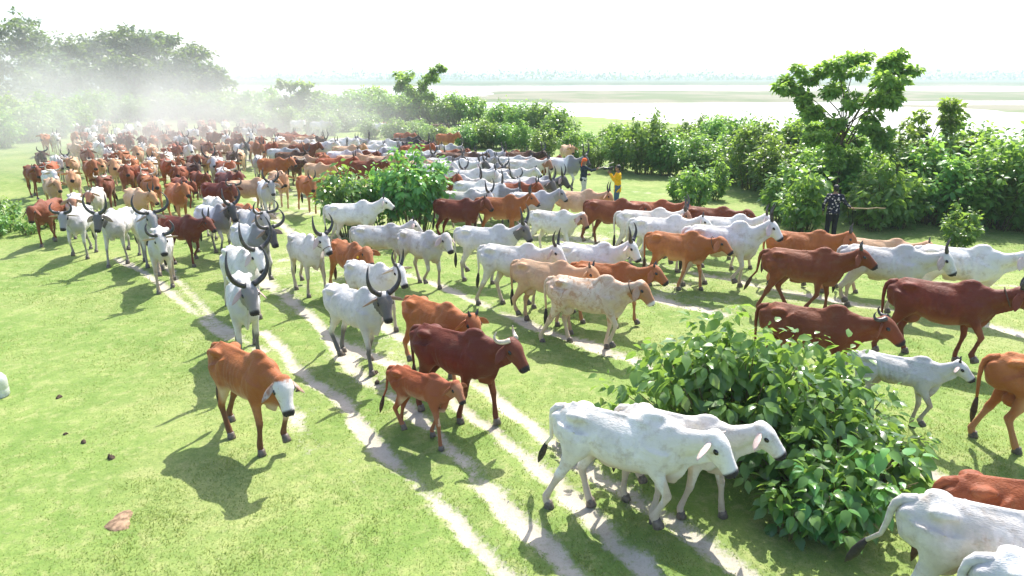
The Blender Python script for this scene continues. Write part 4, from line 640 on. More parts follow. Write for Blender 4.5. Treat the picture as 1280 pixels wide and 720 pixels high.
HERD = [  # x, y, heading, size, coat, horn
    (-20.23, 30.20, -66, 0.96, 'r', 'gir'), (-23.79, 34.88, -51, 0.94, 'd', 'wide'), (-21.03, 31.87, -56, 1.03, 'w', 'stub'), (-30.17, 45.05, -65, 1.00, 'o', 'gir'),
    (-29.86, 45.53, -64, 1.05, 'w', 'up'), (-20.42, 32.05, -63, 0.96, 't', 'round'), (-18.06, 29.47, -53, 1.03, 'o', 'gir'), (-25.77, 41.27, -54, 0.94, 't', 'gir'),
    (-28.50, 46.57, -68, 1.00, 'r', 'up'), (-23.33, 39.07, -57, 1.05, 'w', 'up'), (-19.42, 33.37, -49, 0.97, 'r', 'gir'), (-15.54, 27.66, -62, 1.04, 'r', 'gir'),
    (-17.52, 31.78, -66, 0.99, 'o', 'gir'), (-13.02, 24.62, -52, 1.04, 'o', 'stub'), (-12.22, 22.09, -45, 1.00, 't', 'up'), (-13.87, 22.67, -66, 0.95, 'wb', 'stub'),
    (-11.19, 22.68, -51, 1.05, 'o', 'stub'), (-12.13, 25.06, -47, 0.95, 'r', 'stub'), (-16.63, 31.81, -63, 0.96, 'w', 'up'), (-15.26, 30.40, -59, 1.02, 'r', 'gir'),
    (-15.71, 32.60, -62, 0.95, 'o', 'gir'), (-14.62, 31.66, -56, 1.02, 'r', 'gir'), (-14.11, 31.99, -68, 1.05, 't', 'lyre'), (-12.02, 28.84, -50, 1.06, 'r', 'gir'),
    (-11.47, 27.22, -64, 1.01, 'wb', 'round'), (-14.00, 34.67, -55, 0.95, 'd', 'up'), (-14.95, 38.18, -50, 0.98, 'g', 'lyre'), (-12.07, 32.78, -76, 0.93, 'pg', 'stub'),
    (-10.50, 30.29, -22, 1.03, 'o', 'stub'), (-9.96, 31.35, -52, 0.97, 'd', 'gir'), (-8.78, 25.79, -56, 1.06, 't', 'stub'), (-8.99, 32.94, -73, 0.96, 'o', 'stub'),
    (-9.90, 32.58, -26, 0.94, 't', 'stub'), (-14.14, 42.44, -81, 1.02, 'w', 'up'), (-12.24, 36.56, -15, 0.94, 'pg', 'stub'), (-11.11, 34.58, -11, 0.96, 'd', 'lyre'),
    (-15.48, 47.38, -25, 0.95, 'r', 'up'), (-14.31, 45.36, -20, 0.98, 'r', 'stub'), (-13.47, 44.44, -18, 0.96, 'r', 'stub'), (-12.77, 43.44, -14, 0.98, 't', 'up'),
    (-12.50, 38.92, -19, 0.99, 't', 'stub'), (-11.44, 37.91, -11, 1.00, 'r', 'stub'), (-12.14, 42.59, -33, 0.96, 'd', 'lyre'), (-10.54, 38.48, -23, 1.05, 'w', 'up'),
    (-10.08, 38.84, -24, 0.95, 'pg', 'lyre'), (-9.90, 40.41, -17, 1.06, 'w', 'up'), (-8.78, 36.81, -16, 1.04, 't', 'stub'), (-9.15, 34.55, -16, 0.94, 'r', 'stub'),
    (-7.88, 30.48, -12, 1.05, 'r', 'up'), (-7.67, 33.11, -5, 0.95, 't', 'stub'), (-7.47, 33.93, -14, 1.01, 'r', 'stub'), (-6.32, 29.77, -24, 1.02, 'r', 'stub'),
    (-9.43, 40.84, -12, 1.05, 'pg', 'lyre'), (-7.95, 38.75, -17, 0.94, 'w', 'up'), (-6.67, 34.21, -12, 1.06, 'g', 'lyre'), (-6.42, 37.50, -13, 0.94, 'g', 'lyre'),
    (-6.65, 42.87, -2, 0.95, 'k', 'up'), (-5.73, 39.60, -18, 1.02, 'k', 'lyre'), (-5.30, 38.68, -18, 0.95, 'd', 'lyre'), (-5.50, 33.57, -6, 1.00, 'w', 'up'),
    (-4.59, 32.00, -15, 1.05, 'g', 'lyre'), (-4.68, 37.68, -7, 0.93, 'w', 'up'), (-3.67, 38.09, -3, 0.93, 'pg', 'lyre'), (-3.17, 35.19, -5, 0.95, 'r', 'stub'),
    (-2.77, 32.96, -9, 1.04, 'd', 'up'), (-2.12, 32.36, -15, 1.04, 'd', 'stub'), (-3.12, 30.85, -18, 1.02, 'g', 'lyre'), (-2.49, 29.58, -5, 1.05, 'w', 'up'),
    (-2.07, 30.03, -20, 0.99, 'wd', 'lyre'), (-4.12, 30.71, -23, 0.93, 't', 'stub'), (-2.72, 27.40, -30, 1.01, 'g', 'lyre'), (-2.82, 24.59, -27, 1.04, 'r', 'stub'),
    (-2.15, 24.97, -10, 0.98, 'w', 'lyre'), (-1.63, 31.31, -19, 1.00, 'pg', 'up'), (-1.43, 33.21, -4, 1.04, 'pg', 'lyre'), (-0.76, 29.61, -59, 0.94, 'g', 'lyre'),
    (-0.69, 33.61, -8, 0.98, 'r', 'stub'), (-0.24, 34.22, -10, 0.96, 'k', 'up'), (0.51, 32.89, -22, 1.06, 'd', 'lyre'), (0.00, 32.27, -8, 0.94, 'wd', 'up'),
    (0.55, 29.83, -10, 1.05, 'wb', 'up'), (1.18, 30.81, -0, 0.99, 'r', 'stub'), (-0.39, 26.29, -63, 0.94, 'wd', 'wide'), (0.06, 27.63, -19, 0.96, 'w', 'stub'),
    (-1.67, 26.53, -16, 1.04, 'w', 'up'), (0.41, 23.88, -16, 1.03, 'wd', 'lyre'), (0.90, 24.24, -31, 1.04, 'g', 'lyre'), (-0.71, 22.93, -10, 0.95, 'g', 'up'),
    (-0.00, 23.52, -23, 0.97, 'r', 'up'), (-1.30, 23.65, -29, 1.02, 'w', 'lyre'), (-1.60, 21.99, -19, 0.97, 'w', 'lyre'), (-1.65, 20.30, -26, 0.99, 'dr', 'stub'),
    (-30.00, 54.70, -75, 0.99, 'w', 'up'), (-30.28, 56.69, -60, 1.04, 'w', 'up'), (-26.49, 50.69, -58, 1.06, 'r', 'gir'), (-30.83, 61.60, -54, 0.97, 'w', 'up'),
    (-23.32, 42.39, -60, 1.05, 'r', 'gir'), (-22.21, 43.04, -69, 1.01, 'o', 'gir'), (-21.99, 44.16, -61, 1.02, 'o', 'up'), (-20.59, 43.01, -51, 1.01, 'pg', 'lyre'),
    (-21.01, 39.49, -58, 0.96, 'w', 'up'), (-19.42, 35.91, -65, 1.04, 't', 'gir'), (-19.33, 37.20, -68, 1.05, 't', 'gir'), (-18.21, 36.47, -55, 0.95, 'r', 'gir'),
    (-18.29, 37.49, -60, 1.03, 'r', 'up'), (-18.91, 39.68, -52, 0.94, 'dr', 'gir'), (-17.16, 36.75, -61, 1.02, 'w', 'up'), (-17.86, 39.73, -43, 1.05, 't', 'stub'),
    (-16.86, 38.31, -54, 1.03, 'r', 'stub'), (-19.52, 45.53, -45, 1.05, 'r', 'gir'), (-18.05, 44.07, -59, 1.02, 'w', 'up'), (-17.02, 42.45, -37, 0.97, 'r', 'stub'),
    (-16.39, 39.10, -52, 0.98, 't', 'gir'), (-20.59, 52.38, -62, 0.97, 'd', 'up'), (-19.71, 51.99, -45, 0.95, 'pg', 'lyre'), (-17.34, 46.25, -62, 1.01, 'w', 'up'),
    (-28.95, 46.16, -56, 1.01, 'o', 'gir'), (-27.84, 46.28, -71, 1.01, 'w', 'up'), (-26.57, 45.04, -60, 0.96, 'r', 'gir'), (-25.30, 43.89, -70, 1.03, 'w', 'up'),
    (-28.70, 50.76, -62, 0.97, 'w', 'up'), (-21.71, 37.47, -51, 1.03, 'r', 'gir'), (-21.68, 38.40, -69, 0.96, 'o', 'gir'), (-18.76, 33.40, -67, 1.05, 'o', 'gir'),
    (-22.84, 47.02, -54, 1.05, 'r', 'gir'), (-22.15, 48.36, -44, 1.05, 'w', 'up'), (-22.61, 50.93, -50, 1.00, 'r', 'gir'), (-25.71, 50.26, -67, 1.00, 'r', 'up'),
    (-26.96, 54.86, -61, 0.94, 't', 'gir'), (-24.68, 43.79, -61, 0.96, 'dr', 'up'), (-15.37, 42.50, -60, 1.04, 'r', 'gir'), (-13.95, 39.32, -39, 0.93, 'r', 'up'),
    (-14.28, 38.52, -55, 1.05, 'o', 'up'), (-14.80, 34.60, -57, 0.96, 'r', 'gir'), (-20.59, 43.94, -48, 0.95, 'r', 'gir'), (-21.49, 35.01, -50, 1.05, 'r', 'gir'),
    (-17.04, 29.61, -66, 1.04, 't', 'gir'), (-15.28, 28.23, -49, 1.01, 'o', 'gir'), (-13.52, 29.08, -51, 0.98, 'd', 'up'), (-8.36, 29.37, -39, 0.96, 't', 'stub'),
    (-7.42, 24.72, -58, 1.03, 'o', 'up'), (-8.35, 33.73, -20, 1.03, 'pg', 'up'), (-7.42, 39.77, -14, 1.04, 'w', 'up'), (-4.51, 34.85, -20, 0.94, 'w', 'up'),
    (-1.03, 27.54, -27, 0.97, 'pg', 'up'), (-5.84, 31.27, -15, 1.06, 't', 'stub'), (-3.32, 28.26, -23, 1.06, 'w', 'up'), (-4.24, 33.79, -16, 0.94, 'wd', 'lyre'),
    (-19.89, 41.02, -70, 0.91, 'r', 'round'), (-36.56, 61.98, -40, 0.93, 'w', 'up'), (-24.78, 48.71, -40, 0.94, 'r', 'stub'), (-19.06, 31.87, -58, 0.88, 't', 'gir'),
    (-14.19, 36.04, -74, 0.91, 't', 'gir'), (-17.86, 35.09, -74, 0.90, 't', 'gir'), (-16.08, 58.27, -15, 0.97, 'pg', 'lyre'), (-18.13, 59.14, -34, 1.00, 'w', 'gir'),
    (-12.99, 30.34, -75, 1.05, 'w', 'gir'), (-30.49, 52.19, -61, 0.98, 'o', 'gir'), (-14.72, 24.69, -65, 1.05, 'r', 'gir'), (-27.35, 49.58, -39, 0.96, 'wb', 'stub'),
    (-10.92, 56.90, -35, 0.93, 'w', 'stub'), (-26.44, 61.84, -76, 0.94, 'r', 'round'), (-35.34, 60.03, -71, 0.99, 'dr', 'gir'), (-28.86, 56.11, -53, 0.92, 'r', 'up'),
    (-28.28, 59.89, -60, 1.02, 'dr', 'gir'), (-12.46, 41.37, -27, 0.95, 'w', 'gir'), (-22.26, 41.89, -65, 1.03, 'dr', 'gir'), (-24.72, 39.08, -46, 0.98, 't', 'round'),
    (-22.15, 33.70, -34, 0.89, 'pg', 'lyre'), (-27.02, 57.21, -56, 0.98, 'r', 'gir'), (-17.01, 34.09, -70, 0.97, 'wb', 'round'), (-25.10, 45.04, -45, 1.02, 'r', 'gir'),
    (-20.61, 57.54, -84, 0.87, 'dr', 'gir'), (-16.99, 26.50, -57, 1.03, 't', 'stub'), (-23.10, 53.26, -77, 0.92, 'w', 'gir'), (-13.02, 40.17, -32, 0.93, 'o', 'gir'),
    (-10.67, 25.62, -44, 1.03, 'dr', 'stub'), (-18.79, 47.39, -57, 0.98, 'r', 'gir'), (-15.44, 29.30, -59, 1.04, 't', 'gir'), (-5.47, 40.66, -24, 0.94, 'dr', 'up'),
    (-32.38, 54.54, -37, 0.96, 'pg', 'lyre'), (-13.53, 27.99, -73, 0.97, 'r', 'gir'), (-25.88, 63.15, -81, 0.90, 'o', 'up'), (-30.39, 50.38, -38, 1.00, 'w', 'gir'),
    (-12.61, 27.46, -52, 0.87, 'r', 'stub'), (-7.09, 45.59, -32, 1.00, 'r', 'stub'), (-34.35, 59.01, -41, 0.95, 't', 'stub'), (-20.48, 54.74, -57, 1.04, 'o', 'round'),
    (-23.57, 57.63, -79, 0.97, 'w', 'up'), (-26.98, 60.81, -80, 0.98, 'r', 'gir'), (-18.16, 51.44, -17, 0.94, 'r', 'stub'), (-4.32, 45.56, -33, 1.00, 'o', 'up'),
    (-13.76, 41.06, -19, 0.93, 't', 'round'), (-23.50, 61.11, -65, 0.99, 'r', 'gir'), (-25.10, 58.33, -67, 0.94, 'o', 'up'), (-6.14, 57.71, -7, 0.88, 'd', 'up'),
    (-5.17, 36.82, -16, 1.03, 'r', 'stub'), (-21.63, 45.56, -69, 0.94, 'r', 'round'), (-18.18, 26.98, -47, 0.99, 'w', 'round'), (-14.04, 26.08, -63, 1.00, 'r', 'round'),
    (-33.21, 53.82, -38, 0.91, 'dr', 'up'), (-24.61, 40.24, -59, 0.93, 'o', 'round'), (-10.45, 58.74, -14, 0.96, 'r', 'up'), (-20.21, 49.06, -60, 0.98, 'wb', 'gir'),
    (-27.10, 52.31, -45, 1.00, 'r', 'up'), (-21.25, 59.30, -62, 0.87, 'dr', 'gir'), (-16.78, 61.97, -21, 0.91, 'w', 'gir'), (-20.95, 35.95, -60, 1.02, 'w', 'up'),
    (-29.93, 58.06, -55, 0.99, 't', 'gir'), (-23.85, 54.89, -50, 0.99, 'r', 'stub'),]

def set_coat(me, at):
    a = me.attributes.new('zone', 'FLOAT_COLOR', 'POINT'); a.data.foreach_set('color', at[0].astype(np.float32).ravel()); fattr(me, 'nose', at[1]); fattr(me, 'ear', at[2])
PART_MAT = {'eye': 'eye', 'nostril': 'eye', 'hoof': 'hoof', 'tail_tuft': 'tail_hair'}
def meshes(geo, horn_mat='dark_horn', tail_mat='tail_hair'):
    out = []
    for k, l in geo.items():
        if k[0] == '_': continue
        for V, F, at in l:
            me = new_mesh(k, V, F, (MAT['white_hide' if k == 'body' else horn_mat if k == 'horn' else tail_mat if k == 'tail_tuft' else PART_MAT[k]],))
            if at: set_coat(me, at)
            out.append((k, me))
    return out
def zg(x, y): return float(height(np.array([x]), np.array([y]))[0])
def stand(name, ms, x, y, hd, s, coat_name, label, group=None, cat='cow'):
    e = empty(name, (x, y, zg(x, y) - .012 - (.02 if wear_at(np.array([x]), np.array([y]))[0] > .5 else 0)), math.radians(hd), s)
    for k, me in ms:
        o = link(k, me, e)
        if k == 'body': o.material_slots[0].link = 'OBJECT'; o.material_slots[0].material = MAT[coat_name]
    return tag(e, label, cat, group)
def ring(c, ax, u, v, ru, rv, r):
    a = np.linspace(0, 2 * math.pi, 25); return tube([c + u * ru * math.cos(q) + v * rv * math.sin(q) for q in a], r, r, ax, 6)
GEO = []
for i, (x, y, hd, s, co, horn, hl, kw, lab) in enumerate(CATTLE):
    k = {q: v for q, v in kw.items() if q in ('phase', 'yaw', 'neck', 'pitch', 'hump', 'girth', 'dewlap', 'ear', 'tail', 'udder', 'calf', 'ribs', 'stride')}
    near = y < 17; GEO.append(cow_geo(horn=horn, horn_len=hl, voxel=.019 if y < 10 else .025 if near else .031, seed=i, **k))
LOD = {h: [cow_geo(horn=h, horn_len=(.72 if h in ('lyre', 'wide') else 1.) * (1, .8, 1.15, .9, 1.05)[j], voxel=.036, lod=1, phase=.13 + .19 * j, yaw=(-14, 8, 18, -4, 30)[j], neck=(10, 20, 1, 14, 6)[j], pitch=(50, 42, 58, 36, 48)[j], hump=(1.1 if h in ('lyre', 'wide') else .7) * (1, .8, 1.2, .6, 1)[j], ear=(30, 45, 55, 15, 38)[j], tail=(0, .5, -.4, .8, -.2)[j], girth=(1., 1.08, .93, 1.03, .97)[j], seed=j) for j in range(5)] for h in ('lyre', 'wide', 'round', 'up', 'gir', 'stub')}
for (x, y, hd, s, co, horn, hl, kw, lab), geo in zip(CATTLE, GEO):
    cn = COATS[co]
    if co == 'g' and kw.get('light'): cn = COATS['gf'] if 'shins' in lab else COATS['ds'] if 'pink ears' in lab else COATS['g']
    if co == 'wd' and kw.get('lightface'): cn = COATS['pg']
    if kw.get('brownface'): cn = COATS['wb']
    ms = meshes(geo, 'pale_horn' if kw.get('pale') else 'dark_horn', 'brown_tail_hair' if co in ('r', 'dr', 'o', 'c', 'bf') else 'tail_hair')
    name = 'calf' if kw.get('calf') else 'bull' if 'bull' in lab else 'cow'
    e = stand(name, ms, x, y, hd, s, cn, lab, cat=name); an = geo['_anchor']
    if kw.get('collar') or kw.get('halter'):
        q = an['N2'] * .55 + an['N1'] * .45; ax = an['N2'] - an['N1']; ax /= np.linalg.norm(ax); l = np.cross((0, 0, 1), ax); l /= np.linalg.norm(l); u = np.cross(ax, l)
        link('neck_rope', new_mesh('neck_rope', *ring(q - u * .01, ax, l, u, .122, .158, .009), (MAT['rope'],)), e)
    if kw.get('halter'):
        q = an['poll'] + an['f'] * .30 * an['hs'] + an['up'] * .003; link('halter', new_mesh('halter', *ring(q, an['f'], an['lat'], an['up'], .092, .112, .008), (MAT['rope'],)), e)
    if kw.get('tag'):
        q = an['poll'] + an['f'] * .02 + an['lat'] * -.20 - np.array([0, 0, .12]); link('ear_tag', new_mesh('ear_tag', *ell(q, (.02, .028, .035)), (MAT['ear_tag'],)), e)
CW = {'w': 'white', 'pg': 'pale grey', 'g': 'grey-shouldered', 'wd': 'white dark-faced', 'wb': 'white brown-faced', 'r': 'red-brown', 'dr': 'dark red', 'o': 'orange-brown', 't': 'tan', 'k': 'black', 'd': 'dark brown'}
HW = {'lyre': 'with tall lyre horns', 'wide': 'with wide horns', 'round': 'with round curling horns', 'up': 'with short upright horns', 'gir': 'with back-curled horns', 'stub': 'with horn stubs'}
LM = {h: [meshes(g_, 'pale_horn' if h in ('gir', 'round') else 'dark_horn') for g_ in l] for h, l in LOD.items()}
for i, (x, y, hd, s, co, horn) in enumerate(HERD):
    side = 'in the dusty part of the herd' if x < -.33 * y and y > 30 else 'in the herd behind the horned bulls' if x < -.2 * y else 'in the crowd beyond the leafy shrub'
    name = 'bull' if horn in ('lyre', 'wide') else 'cow'
    stand(name, LM[horn][i % 5], x, y, hd, s, COATS[co], '%s %s %s %s' % (CW[co], name, HW[horn], side), '%s %ss %s' % (CW[co], name, side), name)

# ---------------------------------------------------------------- people
plain('skin', (.27, .15, .095), .55, .35, .12, 25); plain('hair', (.012, .010, .010), .5, .4, .3, 60); plain('yellow_cloth', (.78, .42, .012), .8, .1, .1, 9); plain('denim', (.07, .12, .20), .85, .1, .2, 30)
plain('navy_cloth', (.028, .036, .052), .85, .1, .2, 12); plain('grey_cloth', (.55, .53, .51), .85, .1, .12, 12); plain('orange_cloth', (.75, .13, .035), .8, .1, .15, 14); plain('black_cloth', (.018, .018, .024), .85, .1, .2, 14); plain('shoe', (.05, .04, .035), .6, .3, .2)
plain('stick_wood', (.42, .30, .18), .7, .2, .25, 18); plain('pale_wood', (.62, .55, .45), .7, .2, .2, 18); plain('black_plastic', (.015, .015, .016), .4, .4, .2)
m, t = material('floral_cloth'); oc = t.new('ShaderNodeTexCoord').outputs['Object']; vo = t.new('ShaderNodeTexVoronoi', ins={'Scale': 13., 'Randomness': .9}); t.link(oc, vo.inputs['Vector'])
t.surf(t.bsdf(t.mix(t.ramp(t.math('ADD', vo.outputs['Distance'], t.math('MULTIPLY', t.noise(40, 2, .5, oc), .35)), .42, .58), (.62, .52, .54), (.022, .022, .038)), .85, .1))
def hand(wr, d, curl, palm):
    """palm and five bent fingers; d = direction of the hand, palm = palm normal"""
    A = np.array; wr, d, palm = A(wr, float), A(d, float), A(palm, float); d /= np.linalg.norm(d); s = np.cross(d, palm); s /= np.linalg.norm(s); palm = np.cross(s, d); out = [tube([wr - d * .03, wr + d * .02, wr + d * .06, wr + d * .092], [.024, .034, .041, .038], [.022, .018, .016, .013], s, 8)]
    for k, (o, l) in enumerate(((-.030, .068), (-.010, .078), (.010, .073), (.029, .058))):
        p = [wr + d * .085 + s * o]; a = .0
        for j in range(3):
            a += curl * (.7, 1., .9)[j]; p.append(p[-1] + (d * math.cos(a) + palm * math.sin(a)) * l * (.45, .32, .25)[j])
        out.append(tube(p, [.0095, .009, .008, .006], [.0095, .009, .008, .006], s, 6))
    p = [wr + d * .02 - s * .028, wr + d * .045 - s * .050 + palm * .015, wr + d * .075 - s * .052 + palm * .03, wr + d * .095 - s * .042 + palm * .04]; out.append(tube(p, [.012, .011, .010, .007], [.012, .011, .010, .007], palm, 6)); return out
def person(x, y, hd, label, arms, legs, shirt, trousers, head_turn=0., hair='hair', turban=False, sleeves=.9, hem=.80, height_=1.70):
    """arms: (elbow, wrist, hand direction, palm normal, curl) for the left and right side; faces +X"""
    A = np.array; e = empty('person', (x, y, zg(x, y) - .005), math.radians(hd), height_ / 1.70); tag(e, label, 'person'); B = []; extra = []
    ht = math.radians(head_turn); f = A([math.cos(ht), math.sin(ht), 0]); lt = A([-math.sin(ht), math.cos(ht), 0])
    B.append(tube([(0, 0, .86), (0, 0, .95), (.01, 0, 1.10), (.01, 0, 1.25), (0, 0, 1.36), (0, 0, 1.42)], [.15, .155, .135, .155, .165, .09], [.10, .105, .095, .11, .10, .07], (0, 1, 0), 14))
    B.append(tube([(-.005, 0, 1.38), (.005, 0, 1.45), f * .015 + A([0, 0, 1.52])], [.062, .055, .055], [.065, .058, .058], (0, 1, 0), 10))
    hc = f * .02 + A([0, 0, 1.585]); rot = np.stack([f, lt, (0, 0, 1)], 1); B.append(ell(hc + A([0, 0, .015]), (.098, .076, .098), rot, 14, 9)); B.append(ell(hc + f * .03 - A([0, 0, .055]), (.066, .058, .058), rot)); B.append(ell(hc + f * .098 - A([0, 0, .012]), (.022, .014, .026), rot, 8, 5))
    for sy in (-1, 1): B.append(ell(hc + lt * sy * .078 - f * .005 - A([0, 0, .005]), (.022, .012, .032), rot, 8, 5))
    SL, TR, shoes = [], [], []
    for sy, (el, wr, hdn, pn, cu) in zip((1, -1), arms):
        sh = A([0, sy * .185, 1.36]); el, wr = A(el, float), A(wr, float); B.append(tube([sh * (1, .7, 1), sh, (sh + el) / 2, el, (el + wr) / 2, wr], [.05, .055, .046, .038, .036, .026], [.05, .055, .046, .04, .036, .024], (.3, .3, 1), 9)); extra += hand(wr, hdn, cu, pn)
        j = el + (wr - el) * sleeves; SL.append(tube([sh * (1, .45, 1), sh + A([0, 0, .005]), (sh + el) / 2, el, (el + j) / 2, j], [.075, .075, .063, .056, .053, .05], [.075, .073, .063, .057, .053, .05], (.3, .3, 1), 10))
    for sy, (kn, an, toe) in zip((1, -1), legs):
        hp = A([0, sy * .09, .90]); kn, an, toe = A(kn, float), A(an, float), A(toe, float); B.append(tube([hp, (hp + kn) / 2, kn, (kn + an) / 2, an], [.085, .075, .055, .052, .036], [.09, .08, .058, .055, .038], (0, 1, 0), 10))
        TR.append(tube([hp + A([0, 0, .06]), (hp + kn) / 2, kn, (kn + an) / 2, an + A([0, 0, .02])], [.105, .095, .078, .074, .068], [.115, .10, .082, .078, .072], (0, 1, 0), 12)); d = toe - an; d[2] = 0; d /= np.linalg.norm(d); B.append(tube([an - d * .04 + A([0, 0, -.02]), an + d * .03 - A([0, 0, .03]), toe], [.032, .036, .025], [.03, .028, .016], (0, 1, 0), 8))
        shoes.append(tube([an - d * .075 + A([0, 0, -.045]), an - d * .03 - A([0, 0, .035]), an + d * .06 - A([0, 0, .042]), toe + d * .01 - A([0, 0, .0]), toe + d * .04], [.03, .042, .048, .046, .02], [.03, .042, .036, .024, .012], (0, 1, 0), 10))
    V, F = remesh(*join(B), .017, 2); V, F = join([(V, F)] + extra); link('body', new_mesh('body', V, F, (MAT['skin'],)), e)
    T_ = tube([(0, 0, hem), (0, 0, hem + .08), (.005, 0, 1.0), (.012, 0, 1.12), (.012, 0, 1.26), (0, 0, 1.37), (-.005, 0, 1.425)], [.195, .192, .178, .172, .186, .19, .085], [.14, .137, .128, .125, .135, .125, .08], (0, 1, 0), 16); V, F = remesh(*join([T_] + SL), .021, 2)
    Nn = vnorm(V, F); V = V + Nn * (.007 * np.sin(V[:, 2] * 34 + 5 * V[:, 1] + 3 * np.sin(V[:, 0] * 17)))[:, None]; link('shirt', new_mesh('shirt', V, F, (MAT[shirt],)), e)
    V, F = remesh(*join(TR + [tube([(0, 0, .84), (0, 0, .93), (0, 0, 1.0)], [.165, .17, .155], [.125, .125, .115], (0, 1, 0), 14)]), .021, 2); link('trousers', new_mesh('trousers', V, F, (MAT[trousers],)), e)
    for s_ in shoes: link('shoe', new_mesh('shoe', *s_, (MAT['shoe'],)), e)
    if turban:
        W_ = [tube([hc + A([0, 0, z]) + f * (r_ * math.cos(q)) * 1.1 + lt * (r_ * math.sin(q)) for q in np.linspace(0, 6.283, 19)], .026, .026, (0, 0, 1), 7) for z, r_ in ((.035, .082), (.065, .080), (.095, .064))] + [ell(hc + A([0, 0, .10]), (.075, .07, .045)), tube([hc - f * .09 + A([0, 0, .03]), hc - f * .12 - A([0, 0, .08]), hc - f * .12 - A([0, 0, .20])], [.03, .05, .045], [.02, .015, .01], lt, 8)]
        V, F = remesh(*join(W_), .012, 1); link('turban', new_mesh('turban', V, F, (MAT['orange_cloth'],)), e)
    else:
        V, F = join([ell(hc + A([0, 0, .035]) - f * .018, (.098, .084, .092), rot, 14, 9), ell(hc - f * .05 - A([0, 0, .02]), (.058, .072, .07), rot)]); V, F = remesh(V, F, .012, 1); V = V + RNG.normal(0, .003, V.shape); link('hair', new_mesh('hair', V, F, (MAT['hair'],)), e)
    for sy in (-1, 1): link('eye', new_mesh('eye', *ell(hc + f * .088 + lt * sy * .032 + A([0, 0, .008]), (.010, .013, .009), rot, 8, 5), (MAT['eye'],)), e)
    return e
STAND = (((.02, .10, .49), (-.02, .11, .09), (.14, .12, .022)), ((.05, -.10, .49), (.02, -.11, .09), (.18, -.13, .022)))
STEP = (((.10, .10, .50), (.16, .10, .09), (.32, .10, .022)), ((-.02, -.10, .49), (-.20, -.10, .10), (-.05, -.11, .022)))
person(3.95, 25.5, 172, 'man in a yellow shirt and jeans filming the herd with a camera', (((.16, .22, 1.16), (.30, .07, 1.42), (.6, -.5, .5), (.2, -.9, .3), .7), ((.17, -.22, 1.16), (.32, -.06, 1.40), (.6, .5, .5), (.2, .9, .3), .7)), STAND, 'yellow_cloth', 'denim', hem=.70)
person(2.88, 27.6, 20, 'man in an orange turban and dark shirt walking beside the large grey bull', (((.10, .24, 1.10), (.28, .20, 1.02), (1, 0, 0), (0, -1, 0), .9), ((.22, -.30, 1.24), (.42, -.30, 1.30), (1, 0, .3), (0, 1, 0), 1.0)), STEP, 'navy_cloth', 'grey_cloth', turban=True)
person(9.87, 20.75, 74, 'man in a dark floral shirt with his back turned, holding a stick level', (((.02, .28, 1.10), (.12, .27, .86), (.2, 0, -1), (0, -1, 0), .5), ((.0, -.33, 1.13), (.14, -.50, 1.00), (.3, -1, -.1), (0, 0, -1), 1.0)), STAND, 'floral_cloth', 'black_cloth')
def world_of(px_, py_, hd, p): c, s = math.cos(math.radians(hd)), math.sin(math.radians(hd)); return np.array([px_ + c * p[0] - s * p[1], py_ + s * p[0] + c * p[1], p[2] + zg(px_, py_)])
def stick(a, b, r, mat, label):
    a, b = np.array(a), np.array(b); u = np.linspace(0, 1, 9)[:, None]; p = a + (b - a) * u; p[1:-1] += RNG.normal(0, .008, (7, 3)); me = new_mesh('herding_stick', *tube(p - a, np.linspace(r, r * .7, 9), np.linspace(r, r * .7, 9), (.1, .2, 1), 8), (MAT[mat],)); tag(link('herding_stick', me, loc=a), label, 'stick')
h3 = world_of(9.87, 20.75, 74, (.17, -.58, .975)); stick(h3 + (-.12, .03, 0), h3 + (.92, -.12, .02), .019, 'stick_wood', 'straight brown stick held level by the man in the floral shirt')
h2 = world_of(2.88, 27.6, 20, (.50, -.30, 1.305)); stick(h2 + (-.22, -.05, -.09), h2 + (.62, .12, .24), .02, 'pale_wood', 'pale staff raised by the man in the orange turban')
c1 = world_of(3.95, 25.5, 172, (.30, .0, 1.56)); ce = empty('video_camera', c1, math.radians(172)); tag(ce, 'black video camera held up to the eye of the man in yellow', 'camera')
def box(c, s): x, y, z = np.array(s) / 2; V = np.array([(a, b, d) for a in (-x, x) for b in (-y, y) for d in (-z, z)]) + c; return V, [(0, 1, 3, 2), (4, 6, 7, 5), (0, 4, 5, 1), (2, 3, 7, 6), (0, 2, 6, 4), (1, 5, 7, 3)]
link('camera_body', new_mesh('camera_body', *join([box((-.02, 0, 0), (.16, .10, .11)), box((-.05, 0, .075), (.12, .03, .03))]), (MAT['black_plastic'],), False), ce); link('lens', new_mesh('lens', *tube([(.05, 0, 0), (.10, 0, 0), (.16, 0, 0), (.24, 0, 0), (.26, 0, 0)], [.035, .04, .045, .055, .055], [.035, .04, .045, .055, .055], (0, 1, 0), 14), (MAT['black_plastic'],)), ce); link('grip', new_mesh('grip', *tube([(0, 0, -.05), (.0, 0, -.12), (.01, 0, -.20)], .022, .02, (0, 1, 0), 8), (MAT['black_plastic'],)), ce)

